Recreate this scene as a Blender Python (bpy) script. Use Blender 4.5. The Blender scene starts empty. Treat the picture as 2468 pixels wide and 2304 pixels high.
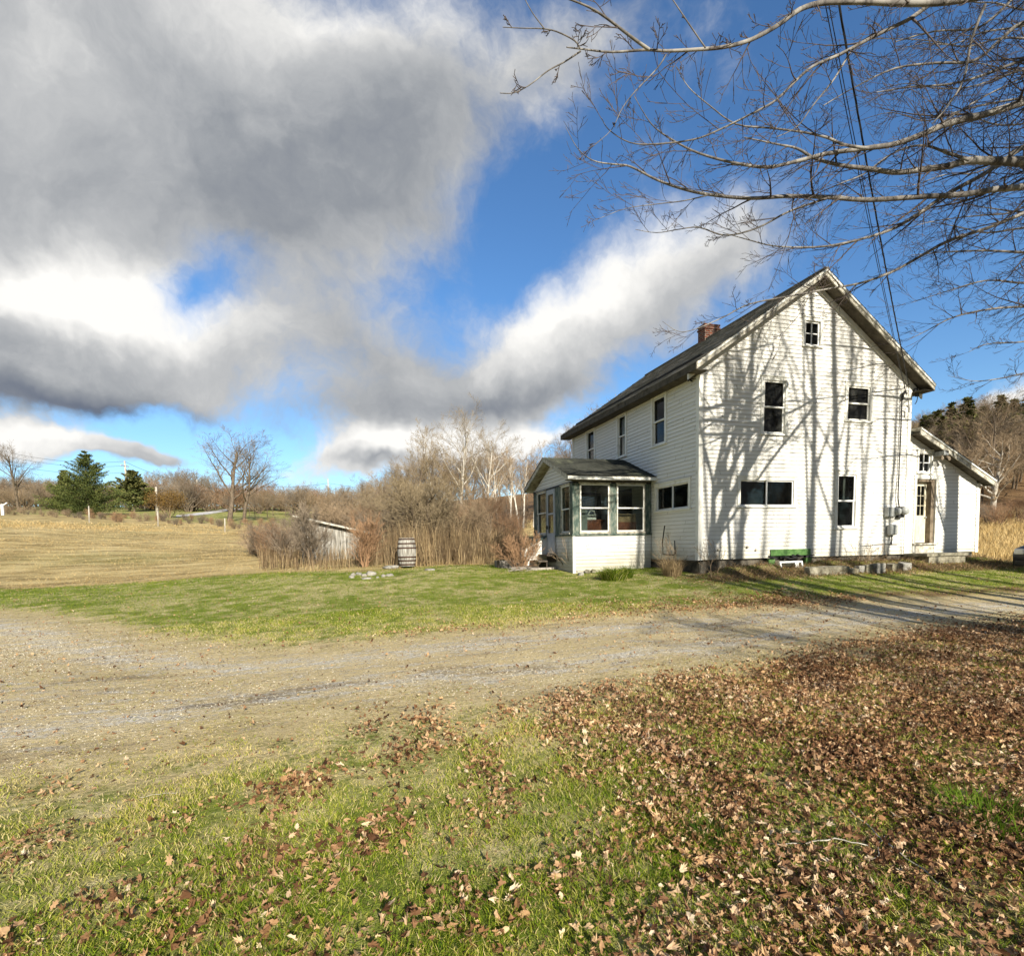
import bpy, math, random
import numpy as np
from mathutils import Vector, Matrix
R_ = math.radians
rng = np.random.default_rng(7)
random.seed(7)
SC = bpy.context.scene
COL = SC.collection

# ------------------------------------------------------------------ camera
F_, CY_, PITCH, ROLL, YAW, CX_ = 1289.2105, 1398.0371, -.0674, -.0174, .2794, 1234.0
CAM = np.array([-9.0673, -12.8248, .5338])
fw = np.array([math.sin(YAW)*math.cos(PITCH), math.cos(YAW)*math.cos(PITCH), math.sin(PITCH)])
rt = np.array([math.cos(YAW), -math.sin(YAW), 0.0]); up = np.cross(rt, fw)
RT = math.cos(ROLL)*rt + math.sin(ROLL)*up
UP = -math.sin(ROLL)*rt + math.cos(ROLL)*up
cd = bpy.data.cameras.new('camera'); cam = bpy.data.objects.new('camera', cd); COL.objects.link(cam)
M = Matrix.Identity(4)
for i in range(3):
    M[i][0] = RT[i]; M[i][1] = UP[i]; M[i][2] = -fw[i]; M[i][3] = CAM[i]
cam.matrix_world = M
cd.sensor_fit = 'HORIZONTAL'; cd.sensor_width = 36; cd.lens = F_/2468*36
cd.shift_y = (CY_-1152)/2468
cd.clip_start = .05; cd.clip_end = 3000
SC.camera = cam

# ------------------------------------------------------------------ light
SUN_EL = R_(26); SUN_DX = .09            # the sun stands almost square to the gable wall, a little to its right
SC.view_settings.view_transform = 'Standard'; SC.view_settings.look = 'None'
SC.view_settings.gamma = 1; SC.view_settings.use_curve_mapping = False
SC.view_settings.exposure = 0.70
SC.cycles.max_bounces = 5; SC.cycles.diffuse_bounces = 2; SC.cycles.glossy_bounces = 2; SC.cycles.transparent_max_bounces = 10
sl = bpy.data.lights.new('sun', 'SUN'); sl.energy = 5.0; sl.angle = R_(.5); sl.color = (1, .93, .80)
so = bpy.data.objects.new('sun', sl); COL.objects.link(so)
sdir = Vector((SUN_DX, -1, 0)).normalized()*math.cos(SUN_EL) + Vector((0, 0, math.sin(SUN_EL)))
so.rotation_euler = sdir.to_track_quat('Z', 'Y').to_euler()
so.location = (0, -20, 30)

W = bpy.data.worlds.new('World'); SC.world = W; W.use_nodes = True
nt = W.node_tree; nt.nodes.clear()

class NT:
    """small helper to write node maths"""
    def __init__(s, t): s.t = t
    def n(s, typ, **kw):
        o = s.t.nodes.new(typ)
        for k, v in kw.items(): setattr(o, k, v)
        return o
    def link(s, a, b): s.t.links.new(a, b)
    def put(s, sock, v):
        if hasattr(v, 'links'): s.link(v, sock)
        else: sock.default_value = v
    def m(s, op, a, b=0.0, c=0.0, clamp=False):
        o = s.n('ShaderNodeMath', operation=op); o.use_clamp = clamp
        s.put(o.inputs[0], a); s.put(o.inputs[1], b); s.put(o.inputs[2], c); return o.outputs[0]
    def v(s, op, a, b=(0, 0, 0)):
        o = s.n('ShaderNodeVectorMath', operation=op)
        s.put(o.inputs[0], a)
        if op == 'SCALE': s.put(o.inputs['Scale'], b)
        else: s.put(o.inputs[1], b)
        return o.outputs['Value'] if op in ('DOT_PRODUCT', 'LENGTH') else o.outputs[0]
    def noise(s, vec, scale, detail=4, rough=.55, dist=0, color=False):
        o = s.n('ShaderNodeTexNoise'); 
        if vec is not None: s.link(vec, o.inputs['Vector'])
        o.inputs['Scale'].default_value = scale; o.inputs['Detail'].default_value = detail
        o.inputs['Roughness'].default_value = rough; o.inputs['Distortion'].default_value = dist
        return o.outputs['Color'] if color else o.outputs['Fac']
    def mix(s, f, a, b, mode='MIX'):
        o = s.n('ShaderNodeMix', data_type='RGBA', blend_type=mode)
        s.put(o.inputs[0], f); s.put(o.inputs[6], a if hasattr(a, 'links') else (*a, 1)); s.put(o.inputs[7], b if hasattr(b, 'links') else (*b, 1))
        return o.outputs[2]
    def ramp(s, f, stops, interp='LINEAR'):
        o = s.n('ShaderNodeValToRGB'); s.put(o.inputs[0], f); r = o.color_ramp; r.interpolation = interp
        while len(r.elements) < len(stops): r.elements.new(.5)
        for e, (p, c) in zip(r.elements, stops):
            e.position = p; e.color = (*c, 1) if len(c) == 3 else c
        return o.outputs[0]
    def rng(s, f, a, b, c=0.0, d=1.0, smooth=True):
        o = s.n('ShaderNodeMapRange', interpolation_type='SMOOTHSTEP' if smooth else 'LINEAR')
        s.put(o.inputs[0], f); s.put(o.inputs[1], a); s.put(o.inputs[2], b); s.put(o.inputs[3], c); s.put(o.inputs[4], d)
        return o.outputs[0]
    def attr(s, name): return s.n('ShaderNodeAttribute', attribute_name=name).outputs['Fac']

N = NT(nt)
geo = N.n('ShaderNodeTexCoord').outputs['Generated']
# clouds are laid out over sky directions: a stereographic chart of the whole sphere whose middle is the heading north-north-east
HF = (math.sin(YAW), math.cos(YAW), 0.0); HR = (math.cos(YAW), -math.sin(YAW), 0.0)
den = N.m('ADD', N.v('DOT_PRODUCT', geo, HF), 1.02)
cmb = N.n('ShaderNodeCombineXYZ')
N.put(cmb.inputs[0], N.m('DIVIDE', N.v('DOT_PRODUCT', geo, HR), den))
N.put(cmb.inputs[1], N.m('DIVIDE', N.v('DOT_PRODUCT', geo, (0, 0, 1)), den))
P0 = cmb.outputs[0]
def chart(dx, dy):                      # a direction, given as where it shows in the photograph, on that chart
    d = fw + (dx*1.2414-CX_)/F_*RT - (dy*1.2414-CY_)/F_*UP
    d = d/np.linalg.norm(d)
    k = d@np.array(HF)+1.02
    return (d@np.array(HR))/k, d[2]/k
wn = N.noise(P0, 3.4, 6, .58, color=True)
PW = N.v('ADD', P0, N.v('SCALE', N.v('SUBTRACT', wn, (.5, .5, .5)), .17))
def blob(dx, dy, rx, ry, ang=0, amp=1.0):
    c = chart(dx, dy); e = chart(dx+rx, dy); g = chart(dx, dy-ry)
    sx = math.hypot(e[0]-c[0], e[1]-c[1])*2.0; sy = math.hypot(g[0]-c[0], g[1]-c[1])*2.0
    mp = N.n('ShaderNodeMapping', vector_type='TEXTURE'); N.link(PW, mp.inputs[0])
    mp.inputs['Location'].default_value = (c[0], c[1], 0); mp.inputs['Rotation'].default_value = (0, 0, R_(ang)); mp.inputs['Scale'].default_value = (sx, sy, 1)
    gr = N.n('ShaderNodeTexGradient', gradient_type='QUADRATIC_SPHERE'); N.link(mp.outputs[0], gr.inputs[0])
    return gr.outputs['Fac'], amp*1.15
def total(bl, s=0.0):
    for b in bl:
        v, a = blob(*b); s = N.m('MULTIPLY_ADD', v, a, s)
    return s
CLOUDS = [(250, 120, 720, 360, -8, 1.6), (700, 330, 330, 200, 25, .85), (100, 430, 360, 150, 0, .9),
          (130, 670, 440, 115, -4, 1.6), (640, 650, 200, 95, -10, .7), (560, 480, 170, 110, -30, .35),
          (1090, 655, 390, 105, 22, 1.4), (930, 770, 220, 50, 8, 1.0), (1370, 530, 170, 75, 20, .6),
          (120, 850, 240, 42, -5, 1.2), (330, 880, 110, 22, -10, .7), (790, 865, 150, 38, 14, 1.2), (980, 850, 170, 32, 0, 1.0),
          (1940, 755, 120, 26, 6, .9), (1180, 40, 200, 90, 30, .45), (425, 575, 115, 65, 35, -.8), (1010, 430, 110, 200, -25, -.6), (760, 705, 190, 85, 5, .4), (1080, 120, 130, 160, 0, .35), (-900, 300, 900, 420, 0, 1.0)]
dens = total(CLOUDS)
# unseen cloud behind the camera, thickened to make the ambient light less blue
back = N.rng(N.v('DOT_PRODUCT', geo, HF), .1, -.5, 0, 1)
fb = N.noise(PW, 9, 7, .64)
fb2 = N.noise(PW, 26, 5, .65)
dens = N.m('MULTIPLY_ADD', back, N.rng(wn, .40, .52, 0, 1.0), dens)
dn = N.m('MULTIPLY_ADD', N.m('SUBTRACT', fb, .5), 1.7, N.m('MULTIPLY_ADD', N.m('SUBTRACT', fb2, .5), .25, dens))
el0 = N.v('DOT_PRODUCT', geo, (0, 0, 1))
mask = N.rng(dn, N.rng(el0, .05, .40, .30, .12), N.rng(el0, .05, .40, .62, 1.0))
# tone: thin edges bright, thick bellies grey
thick = N.rng(dn, .45, 1.7)
tone = total([(190, 580, 330, 55, -6, .42), (120, 520, 220, 60, 0, .2), (120, 840, 260, 50, 0, .42), (800, 846, 170, 45, 14, .5), (1130, 590, 300, 80, 26, .42), (980, 845, 180, 30, 0, .45), (650, 60, 420, 130, 0, .22), (60, 150, 260, 160, 0, .12), (1940, 750, 200, 60, 0, .5),
              (300, 788, 320, 34, -6, -.60), (60, 735, 200, 50, 0, -.12), (920, 780, 230, 38, 6, -.28), (620, 330, 420, 130, 25, -.12), (700, 430, 220, 90, 20, -.14), (240, 905, 170, 16, 0, -.3), (750, 890, 90, 14, 0, -.3)], .72)
tone = N.m('ADD', N.m('MULTIPLY_ADD', thick, -.13, tone), N.m('MULTIPLY_ADD', N.m('SUBTRACT', fb, .5), .72, N.m('MULTIPLY', N.m('SUBTRACT', fb2, .5), .22)))
ccol = N.ramp(tone, [(0.0, (.085, .11, .165)), (.25, (.16, .185, .24)), (.5, (.30, .32, .35)), (.72, (.52, .53, .54)), (1.0, (.98, .965, .93))])
sky = N.n('ShaderNodeTexSky', sky_type='NISHITA')
sky.sun_disc = False; sky.sun_elevation = SUN_EL; sky.sun_rotation = math.atan2(SUN_DX, -1)
sky.air_density = 1.0; sky.dust_density = .2; sky.ozone_density = 2.0
el = N.v('DOT_PRODUCT', geo, (0, 0, 1))
skyc = N.mix(1.0, sky.outputs[0], N.mix(N.rng(el, .0, .45), (.78, .98, 1.12), (.60, .90, 1.16)), 'MULTIPLY')
SKY_S = .092
cl = N.v('SCALE', ccol, .645/SKY_S)
cl = N.v('SCALE', cl, N.rng(N.v('DOT_PRODUCT', geo, HF), -.35, .15, .50, 1.0))   # unseen cloud behind the camera, dimmed to lower the ambient light
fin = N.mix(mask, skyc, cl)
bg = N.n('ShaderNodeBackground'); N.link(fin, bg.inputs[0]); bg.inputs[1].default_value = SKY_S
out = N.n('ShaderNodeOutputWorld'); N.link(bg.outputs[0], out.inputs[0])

# ------------------------------------------------------------------ ground shape
def dirpx(dx, dy): return fw + (dx*1.2414-CX_)/F_*RT - (dy*1.2414-CY_)/F_*UP
CP = np.array([(-9.07, -12.8, -1.07), (-16, -13, -1.1), (-2, -13, -1.07), (6, -12, -1.1), (14, -10, -1.05), (-9, -22, -1.15), (10, -25, -1.2), (-25, -20, -1.1), (22, -18, -1.1),
  (-19, -3, -.98), (-12, -4, -.97), (-5, -5, -.95), (2, -6, -.98), (9, -5, -.86), (16, -4, -.85), (-26, 2, -.85),
  (-19.4, 6.7, -.57), (-12.3, 6.8, -.24), (-7.5, 5, -.12), (-2.7, 2.4, -.42), (-3, 6.5, -.25), (0, 0, -.40), (0, 9, -.05), (3.7, -.6, -.33), (7.5, 0, -.33), (10.6, 0, -.33), (11, 9, -.1), (5, 12, 0),
  (-1.5, -2, -.66), (5, -2.5, -.66), (-7, 0, -.66), (-11, 9.6, .0), (-9, 9, .04), (-30, 27.7, 1.75), (-20, 22, .9), (-41, 48.7, 3.96), (-17, 36.5, 1.6), (-23, 58, 3.9), (-42.5, 70, 5.4), (-60, 85, 6.6), (-55, 50, 4.8), (-45, 20, 1.8),
  (-8, 30, 1.0), (5.3, 35, 2.0), (3, 20, .8), (-2, 60, 3.6), (20, 50, 4.5), (18.5, 4.2, -.5), (14, 8, -.2), (28, 11, .5), (42.5, 19.4, 2.2), (30, 30, 3.), (26, 0, -.5), (45, 0, 0),
  (70, 30, 8.5), (62, 45, 10), (45, 50, 7.5), (100, 50, 15.5), (90, 80, 20), (60, 90, 14), (30, 90, 9), (130, 20, 15), (-30, 100, 8), (0, 100, 7), (-80, 120, 10), (-100, 60, 8), (-80, 20, 3.5), (80, -10, 2), (30, -40, -1.5), (-40, -40, -1.5), (80, -70, -1), (-90, -60, -1)], float)
def tps_k(d2): return .5*d2*np.log(d2+1e-9)
_d2 = ((CP[:, None, :2]-CP[None, :, :2])**2).sum(-1)
_n = len(CP); _A = np.zeros((_n+3, _n+3)); _A[:_n, :_n] = tps_k(_d2)+np.eye(_n)*2.0
_A[:_n, _n] = 1; _A[:_n, _n+1:] = CP[:, :2]; _A[_n:, :_n] = _A[:_n, _n:].T
_w = np.linalg.solve(_A, np.concatenate([CP[:, 2], [0, 0, 0]]))
def H(x, y):
    x = np.asarray(x, float); y = np.asarray(y, float); sh = x.shape
    x0 = x.ravel(); y0 = y.ravel()
    r = np.hypot(x0+9, y0+12.8); k = np.minimum(1, 150/np.maximum(r, 1e-6))
    x1 = -9+(x0+9)*k; y1 = -12.8+(y0+12.8)*k
    z = np.empty(len(x0))
    for i in range(0, len(x0), 20000):
        s = slice(i, i+20000)
        d2 = (x1[s, None]-CP[None, :, 0])**2+(y1[s, None]-CP[None, :, 1])**2
        z[s] = tps_k(d2)@_w[:_n]+_w[_n]+_w[_n+1]*x1[s]+_w[_n+2]*y1[s]
    z += .19*np.exp(-((y0+.35)/.55)**2)*np.clip((x0-.1)/.6, 0, 1)*np.clip((11.2-x0)/.8, 0, 1)*(y0 < 0)*(1-.85*np.exp(-((x0-3.05)/.75)**4))
    z += .02*np.sin(x0*1.3+y0*.7)*np.sin(y0*1.1-x0*.4)*np.clip(r/6, 0, 1)
    return z.reshape(sh)
def h1(x, y): return float(H(np.array([x]), np.array([y]))[0])
def G(dx, dy, tmax=160):                # where a sight line meets the ground
    d = dirpx(dx, dy); t = np.concatenate([np.linspace(1, 30, 500), np.linspace(30.1, tmax, 900)])
    P = CAM[None]+d[None]*t[:, None]; below = P[:, 2] < H(P[:, 0], P[:, 1])
    i = int(np.argmax(below)) if below.any() else len(t)-1
    return P[i]
def spot(dx, depth, dy=1040):
    p = CAM+dirpx(dx, dy)*depth
    return float(p[0]), float(p[1]), h1(p[0], p[1])
def ztop(dx, dy, depth): return float((CAM+dirpx(dx, dy)*depth)[2])

_ph = rng.uniform(0, 6.28, (40, 2)); _fr = rng.normal(0, 1, (40, 2))
def wob(x, y, s=1.0, k=0):              # smooth random field in about -1..1
    r = 0
    for i in range(8):
        j = (i+k*7) % 40
        r = r+np.sin((x*_fr[j, 0]+y*_fr[j, 1])*s+_ph[j, 0])
    return r/4.0

def poly_sd(x, y, P):                   # signed distance to a closed polygon, negative inside
    P = np.asarray(P)[:, :2]; Q = np.roll(P, -1, 0)
    d = np.full(x.shape, 1e9); ins = np.zeros(x.shape, bool)
    for a, b in zip(P, Q):
        e = b-a; L = max(e@e, 1e-9); t = np.clip(((x-a[0])*e[0]+(y-a[1])*e[1])/L, 0, 1)
        d = np.minimum(d, np.hypot(x-a[0]-t*e[0], y-a[1]-t*e[1]))
        c = ((a[1] > y) != (b[1] > y)) & (x < (b[0]-a[0])*(y-a[1])/((b[1]-a[1]) if b[1] != a[1] else 1e-9)+a[0])
        ins ^= c
    return np.where(ins, -d, d)
far_edge = [(0, 1190), (150, 1210), (300, 1243), (500, 1268), (700, 1252), (900, 1232), (1100, 1208), (1300, 1192), (1500, 1180), (1700, 1166), (1980, 1158)]
near_edge = [(1980, 1200), (1800, 1222), (1600, 1255), (1450, 1285), (1200, 1318), (1000, 1345), (700, 1372), (400, 1425), (200, 1465), (0, 1490)]
DRIVE = [(-40, -1.5)]+[tuple(G(*p)[:2]) for p in far_edge]+[(20, -3.2), (30, -3), (30, -7), (14, -7.2)]+[tuple(G(*p)[:2]) for p in near_edge]+[(-40, -16)]
LAWN_BACK = [(-60, 9.5)]+[tuple(G(*p)[:2]) for p in [(0, 1146), (200, 1137), (350, 1126), (520, 1113), (700, 1112), (830, 1102), (1000, 1094)]]+[(-3.5, 7.5), (0, 9.5), (12, 9), (14, 2.5), (19, 2.6), (40, -1)]
FIELD = LAWN_BACK+[(400, -1), (400, 500), (-400, 500), (-400, 9.5)]
def sd_drive(x, y): return poly_sd(x, y, DRIVE)
def sd_field(x, y): return poly_sd(x, y, FIELD)
def lat(x, y): return (x-CAM[0])*HR[0]+(y-CAM[1])*HR[1], (x-CAM[0])*HF[0]+(y-CAM[1])*HF[1]
def leafd(x, y):                        # how thick the fallen leaves lie, 0..1
    l, d = lat(x, y)
    a = np.clip((l+2.6+.25*(d-2))/4.0, 0, 1)*np.clip(1.25-(d-7.5)/4.5, 0, 1)
    dr = sd_drive(x, y)
    n = wob(x, y, 1.5)*.3+wob(x, y, 4.5, 1)*.35+wob(x, y, 9, 2)*.25
    a = np.maximum(np.clip((l+1.3+.24*(d-2))/4.2, 0, 1)**1.4*np.clip(1.25-(d-7.5)/4.5, 0, 1), .26*np.clip((4.2+l*.3-d)/1.5, 0, 1))
    near = np.clip(a*.95+n*.72-.02, 0.0, 1)*np.clip(dr/.8+.12, .02, 1)*(y < -3.5)
    strip = np.exp(-((dr-.7)/.8)**2)*(y > -7)*np.clip((x+6)/5, 0, 1)*.5
    base = np.exp(-((y+.9)/.55)**2)*(x > -.3)*(x < 12)*.75
    return np.clip(near+strip+base+.012, 0, 1)

# ------------------------------------------------------------------ mesh helpers
def raw_mesh(name, V, F, mat, attrs=None, smooth=False):
    """V (n,3); F: list of integer arrays (m,k)"""
    me = bpy.data.meshes.new(name); V = np.asarray(V, np.float32)
    Fs = [np.asarray(f, np.int32) for f in F if len(f)]
    me.vertices.add(len(V)); me.vertices.foreach_set('co', V.ravel())
    nl = sum(f.size for f in Fs); nf = sum(len(f) for f in Fs)
    me.loops.add(nl); me.polygons.add(nf)
    me.loops.foreach_set('vertex_index', np.concatenate([f.ravel() for f in Fs]))
    st = []; o = 0
    for f in Fs:
        st.append(o+np.arange(len(f))*f.shape[1]); o += f.size
    me.polygons.foreach_set('loop_start', np.concatenate(st).astype(np.int32))
    me.polygons.foreach_set('use_smooth', np.full(nf, smooth))
    for k, a in (attrs or {}).items():
        at = me.attributes.new(k, 'FLOAT', 'POINT'); at.data.foreach_set('value', np.asarray(a, np.float32))
    me.update(calc_edges=True); me.validate()
    if mat: me.materials.append(mat)
    return me
def link(name, me, parent=None, loc=None):
    o = bpy.data.objects.new(name, me); COL.objects.link(o)
    if parent: o.parent = parent
    if loc is not None: o.location = loc
    return o
def tag(o, label=None, cat=None, group=None, kind=None):
    if label: o['label'] = label
    if cat: o['category'] = cat
    if group: o['group'] = group
    if kind: o['kind'] = kind
    return o
def thing(name, label, cat, loc=(0, 0, 0), rz=0, group=None):
    o = bpy.data.objects.new(name, None); COL.objects.link(o); o.empty_display_size = .2
    o.location = loc; o.rotation_euler = (0, 0, rz); return tag(o, label, cat, group)
def dup(root, loc, rz, sc=1.0, label=None, group=None):
    r = root.copy(); COL.objects.link(r); r.location = loc; r.rotation_euler = (0, 0, rz)
    r.scale = (sc, sc, sc) if not isinstance(sc, tuple) else sc
    if label: r['label'] = label
    if group: r['group'] = group
    for ch in list(root.children):
        c = ch.copy(); COL.objects.link(c); c.parent = r
        for g in ch.children:
            d = g.copy(); COL.objects.link(d); d.parent = c
    return r
class MB:
    def __init__(s): s.v = []; s.f = {}
    def add(s, vs, fs):
        b = len(s.v); s.v += [tuple(map(float, q)) for q in vs]
        for f in fs: s.f.setdefault(len(f), []).append([b+i for i in f])
        return s
    def box(s, x0, x1, y0, y1, z0, z1):
        return s.add([(x, y, z) for z in (z0, z1) for y in (y0, y1) for x in (x0, x1)],
                     [(0, 2, 3, 1), (4, 5, 7, 6), (0, 1, 5, 4), (2, 6, 7, 3), (0, 4, 6, 2), (1, 3, 7, 5)])
    def hexa(s, q): # 4 bottom ccw, 4 top ccw
        return s.add(q, [(3, 2, 1, 0), (4, 5, 6, 7), (0, 1, 5, 4), (1, 2, 6, 5), (2, 3, 7, 6), (3, 0, 4, 7)])
    def prism(s, poly, off):              # poly list of 3d points, extruded by the vector off
        n = len(poly); off = np.array(off); p = [np.array(q, float) for q in poly]
        return s.add(p+[q+off for q in p], [tuple(range(n))[::-1], tuple(range(n, 2*n))]+[(i, (i+1) % n, n+(i+1) % n, n+i) for i in range(n)])
    def bar(s, a, b, w, t):               # a rectangular bar between two points
        a = np.array(a, float); b = np.array(b, float); d = b-a; d /= np.linalg.norm(d)
        r = np.cross(d, (0, 0, 1)); r = r/np.linalg.norm(r) if np.linalg.norm(r) > 1e-3 else np.array([1., 0, 0]); u = np.cross(r, d)
        q = [a-r*w/2-u*t/2, a+r*w/2-u*t/2, a+r*w/2+u*t/2, a-r*w/2+u*t/2]
        return s.prism(q, b-a)
    def tube(s, pts, rad, k=8, cap=True):
        P = np.array(pts, float); n = len(P); rad = np.broadcast_to(np.array(rad, float), (n,))
        V, Fq = tube_batch(P[None], rad[None], k)
        b = len(s.v); s.v += [tuple(q) for q in V.tolist()]
        s.f.setdefault(4, []).extend((Fq+b).tolist())
        if cap:
            s.f.setdefault(k, []).append([b+i for i in range(k)][::-1]); s.f.setdefault(k, []).append([b+(n-1)*k+i for i in range(k)])
        return s
    def lathe(s, prof, c=(0, 0, 0), k=24):
        vs = []; n = len(prof)
        for r, z in prof:
            vs += [(c[0]+r*math.cos(6.28318*i/k), c[1]+r*math.sin(6.28318*i/k), c[2]+z) for i in range(k)]
        fs = [(j*k+i, j*k+(i+1) % k, (j+1)*k+(i+1) % k, (j+1)*k+i) for j in range(n-1) for i in range(k)]
        fs += [tuple(range(k))[::-1], tuple((n-1)*k+i for i in range(k))]
        return s.add(vs, fs)
    def xf(s, fn): s.v = [tuple(fn(np.array(q))) for q in s.v]; return s
    def build(s, name, mat, parent=None, smooth=False, loc=None, label=None, bevel=0):
        me = raw_mesh(name, np.array(s.v), [np.array(f) for f in s.f.values()], mat, smooth=smooth)
        o = link(name, me, parent, loc)
        if label: o['label'] = label
        if bevel:
            m = o.modifiers.new('b', 'BEVEL'); m.width = bevel; m.segments = 2; m.limit_method = 'ANGLE'
        return o
def tube_batch(P, Rr, k):
    """P (m,n,3), Rr (m,n) -> verts, quads"""
    m, n, _ = P.shape
    T = np.empty_like(P); T[:, 1:-1] = P[:, 2:]-P[:, :-2]; T[:, 0] = P[:, 1]-P[:, 0]; T[:, -1] = P[:, -1]-P[:, -2]
    T /= np.linalg.norm(T, axis=-1, keepdims=True)+1e-12
    mean = P[:, -1]-P[:, 0]; mean /= np.linalg.norm(mean, axis=-1, keepdims=True)+1e-12
    ref = np.where(np.abs(mean[:, 2:3]) > .8, np.array([[1., 0, 0]]), np.array([[0, 0, 1.]]))
    U = np.cross(T, ref[:, None]); U /= np.linalg.norm(U, axis=-1, keepdims=True)+1e-12
    Wv = np.cross(T, U)
    a = np.arange(k)*2*math.pi/k
    V = P[:, :, None]+Rr[:, :, None, None]*(np.cos(a)[None, None, :, None]*U[:, :, None]+np.sin(a)[None, None, :, None]*Wv[:, :, None])
    idx = np.arange(m*n*k).reshape(m, n, k)
    A = idx[:, :-1]; B = idx[:, 1:]
    Fq = np.stack([A, np.roll(A, -1, 2), np.roll(B, -1, 2), B], -1).reshape(-1, 4)
    return V.reshape(-1, 3), Fq
def polys_mesh(name, polys, mat, smooth=True):
    """polys: list of (points, radii, sides, tint)"""
    g = {}
    for p, r, k, t in polys: g.setdefault((len(p), k), []).append((p, r, t))
    V = []; F = []; A = []; b = 0
    for (n, k), L in g.items():
        P = np.array([q[0] for q in L], float); Rr = np.array([q[1] for q in L], float)
        v, f = tube_batch(P, Rr, k); V.append(v); F.append(f+b); b += len(v)
        A.append(np.repeat([q[2] for q in L], n*k))
    return raw_mesh(name, np.concatenate(V), [np.concatenate(F)], mat, {'tint': np.concatenate(A)}, smooth)

# ------------------------------------------------------------------ materials
def mat(name, rough=.8, spec=.3):
    m = bpy.data.materials.new(name); m.use_nodes = True; n = NT(m.node_tree)
    b = m.node_tree.nodes['Principled BSDF']; b.inputs['Roughness'].default_value = rough; b.inputs['Specular IOR Level'].default_value = spec
    return m, n, b
def bump(n, b, h, strength=.4, dist=.02):
    o = n.n('ShaderNodeBump'); n.put(o.inputs['Height'], h); o.inputs['Strength'].default_value = strength; o.inputs['Distance'].default_value = dist
    n.link(o.outputs[0], b.inputs['Normal'])
def mottled(name, stops, scale=6, rough=.85, bm=.3, bd=.01, detail=5, stretch=None, spec=.25):
    m, n, b = mat(name, rough, spec)
    tc = n.n('ShaderNodeTexCoord').outputs['Object']
    if stretch: tc = n.v('MULTIPLY', tc, stretch)
    f = n.noise(tc, scale, detail, .62)
    n.link(n.ramp(f, stops), b.inputs['Base Color'])
    if bm: bump(n, b, n.noise(tc, scale*3, 5, .6), bm, bd)
    return m
def tinted(name, stops, rough=.85, trans=0.0):       # colour from the per-piece attribute
    m, n, b = mat(name, rough, .2)
    t = n.attr('tint'); c = n.ramp(t, stops)
    gp = n.n('ShaderNodeNewGeometry').outputs['Position']
    c = n.mix(n.rng(n.noise(gp, 1.7, 3), .3, .7, 0, .45), c, n.mix(1, c, (1.25, 1.15, .85), 'MULTIPLY'))
    n.link(c, b.inputs['Base Color'])
    if trans:
        t2 = n.n('ShaderNodeBsdfTranslucent'); n.link(c, t2.inputs[0])
        ms = n.n('ShaderNodeMixShader'); ms.inputs[0].default_value = trans
        n.link(b.outputs[0], ms.inputs[1]); n.link(t2.outputs[0], ms.inputs[2])
        n.link(ms.outputs[0], m.node_tree.nodes['Material Output'].inputs[0])
    return m

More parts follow.
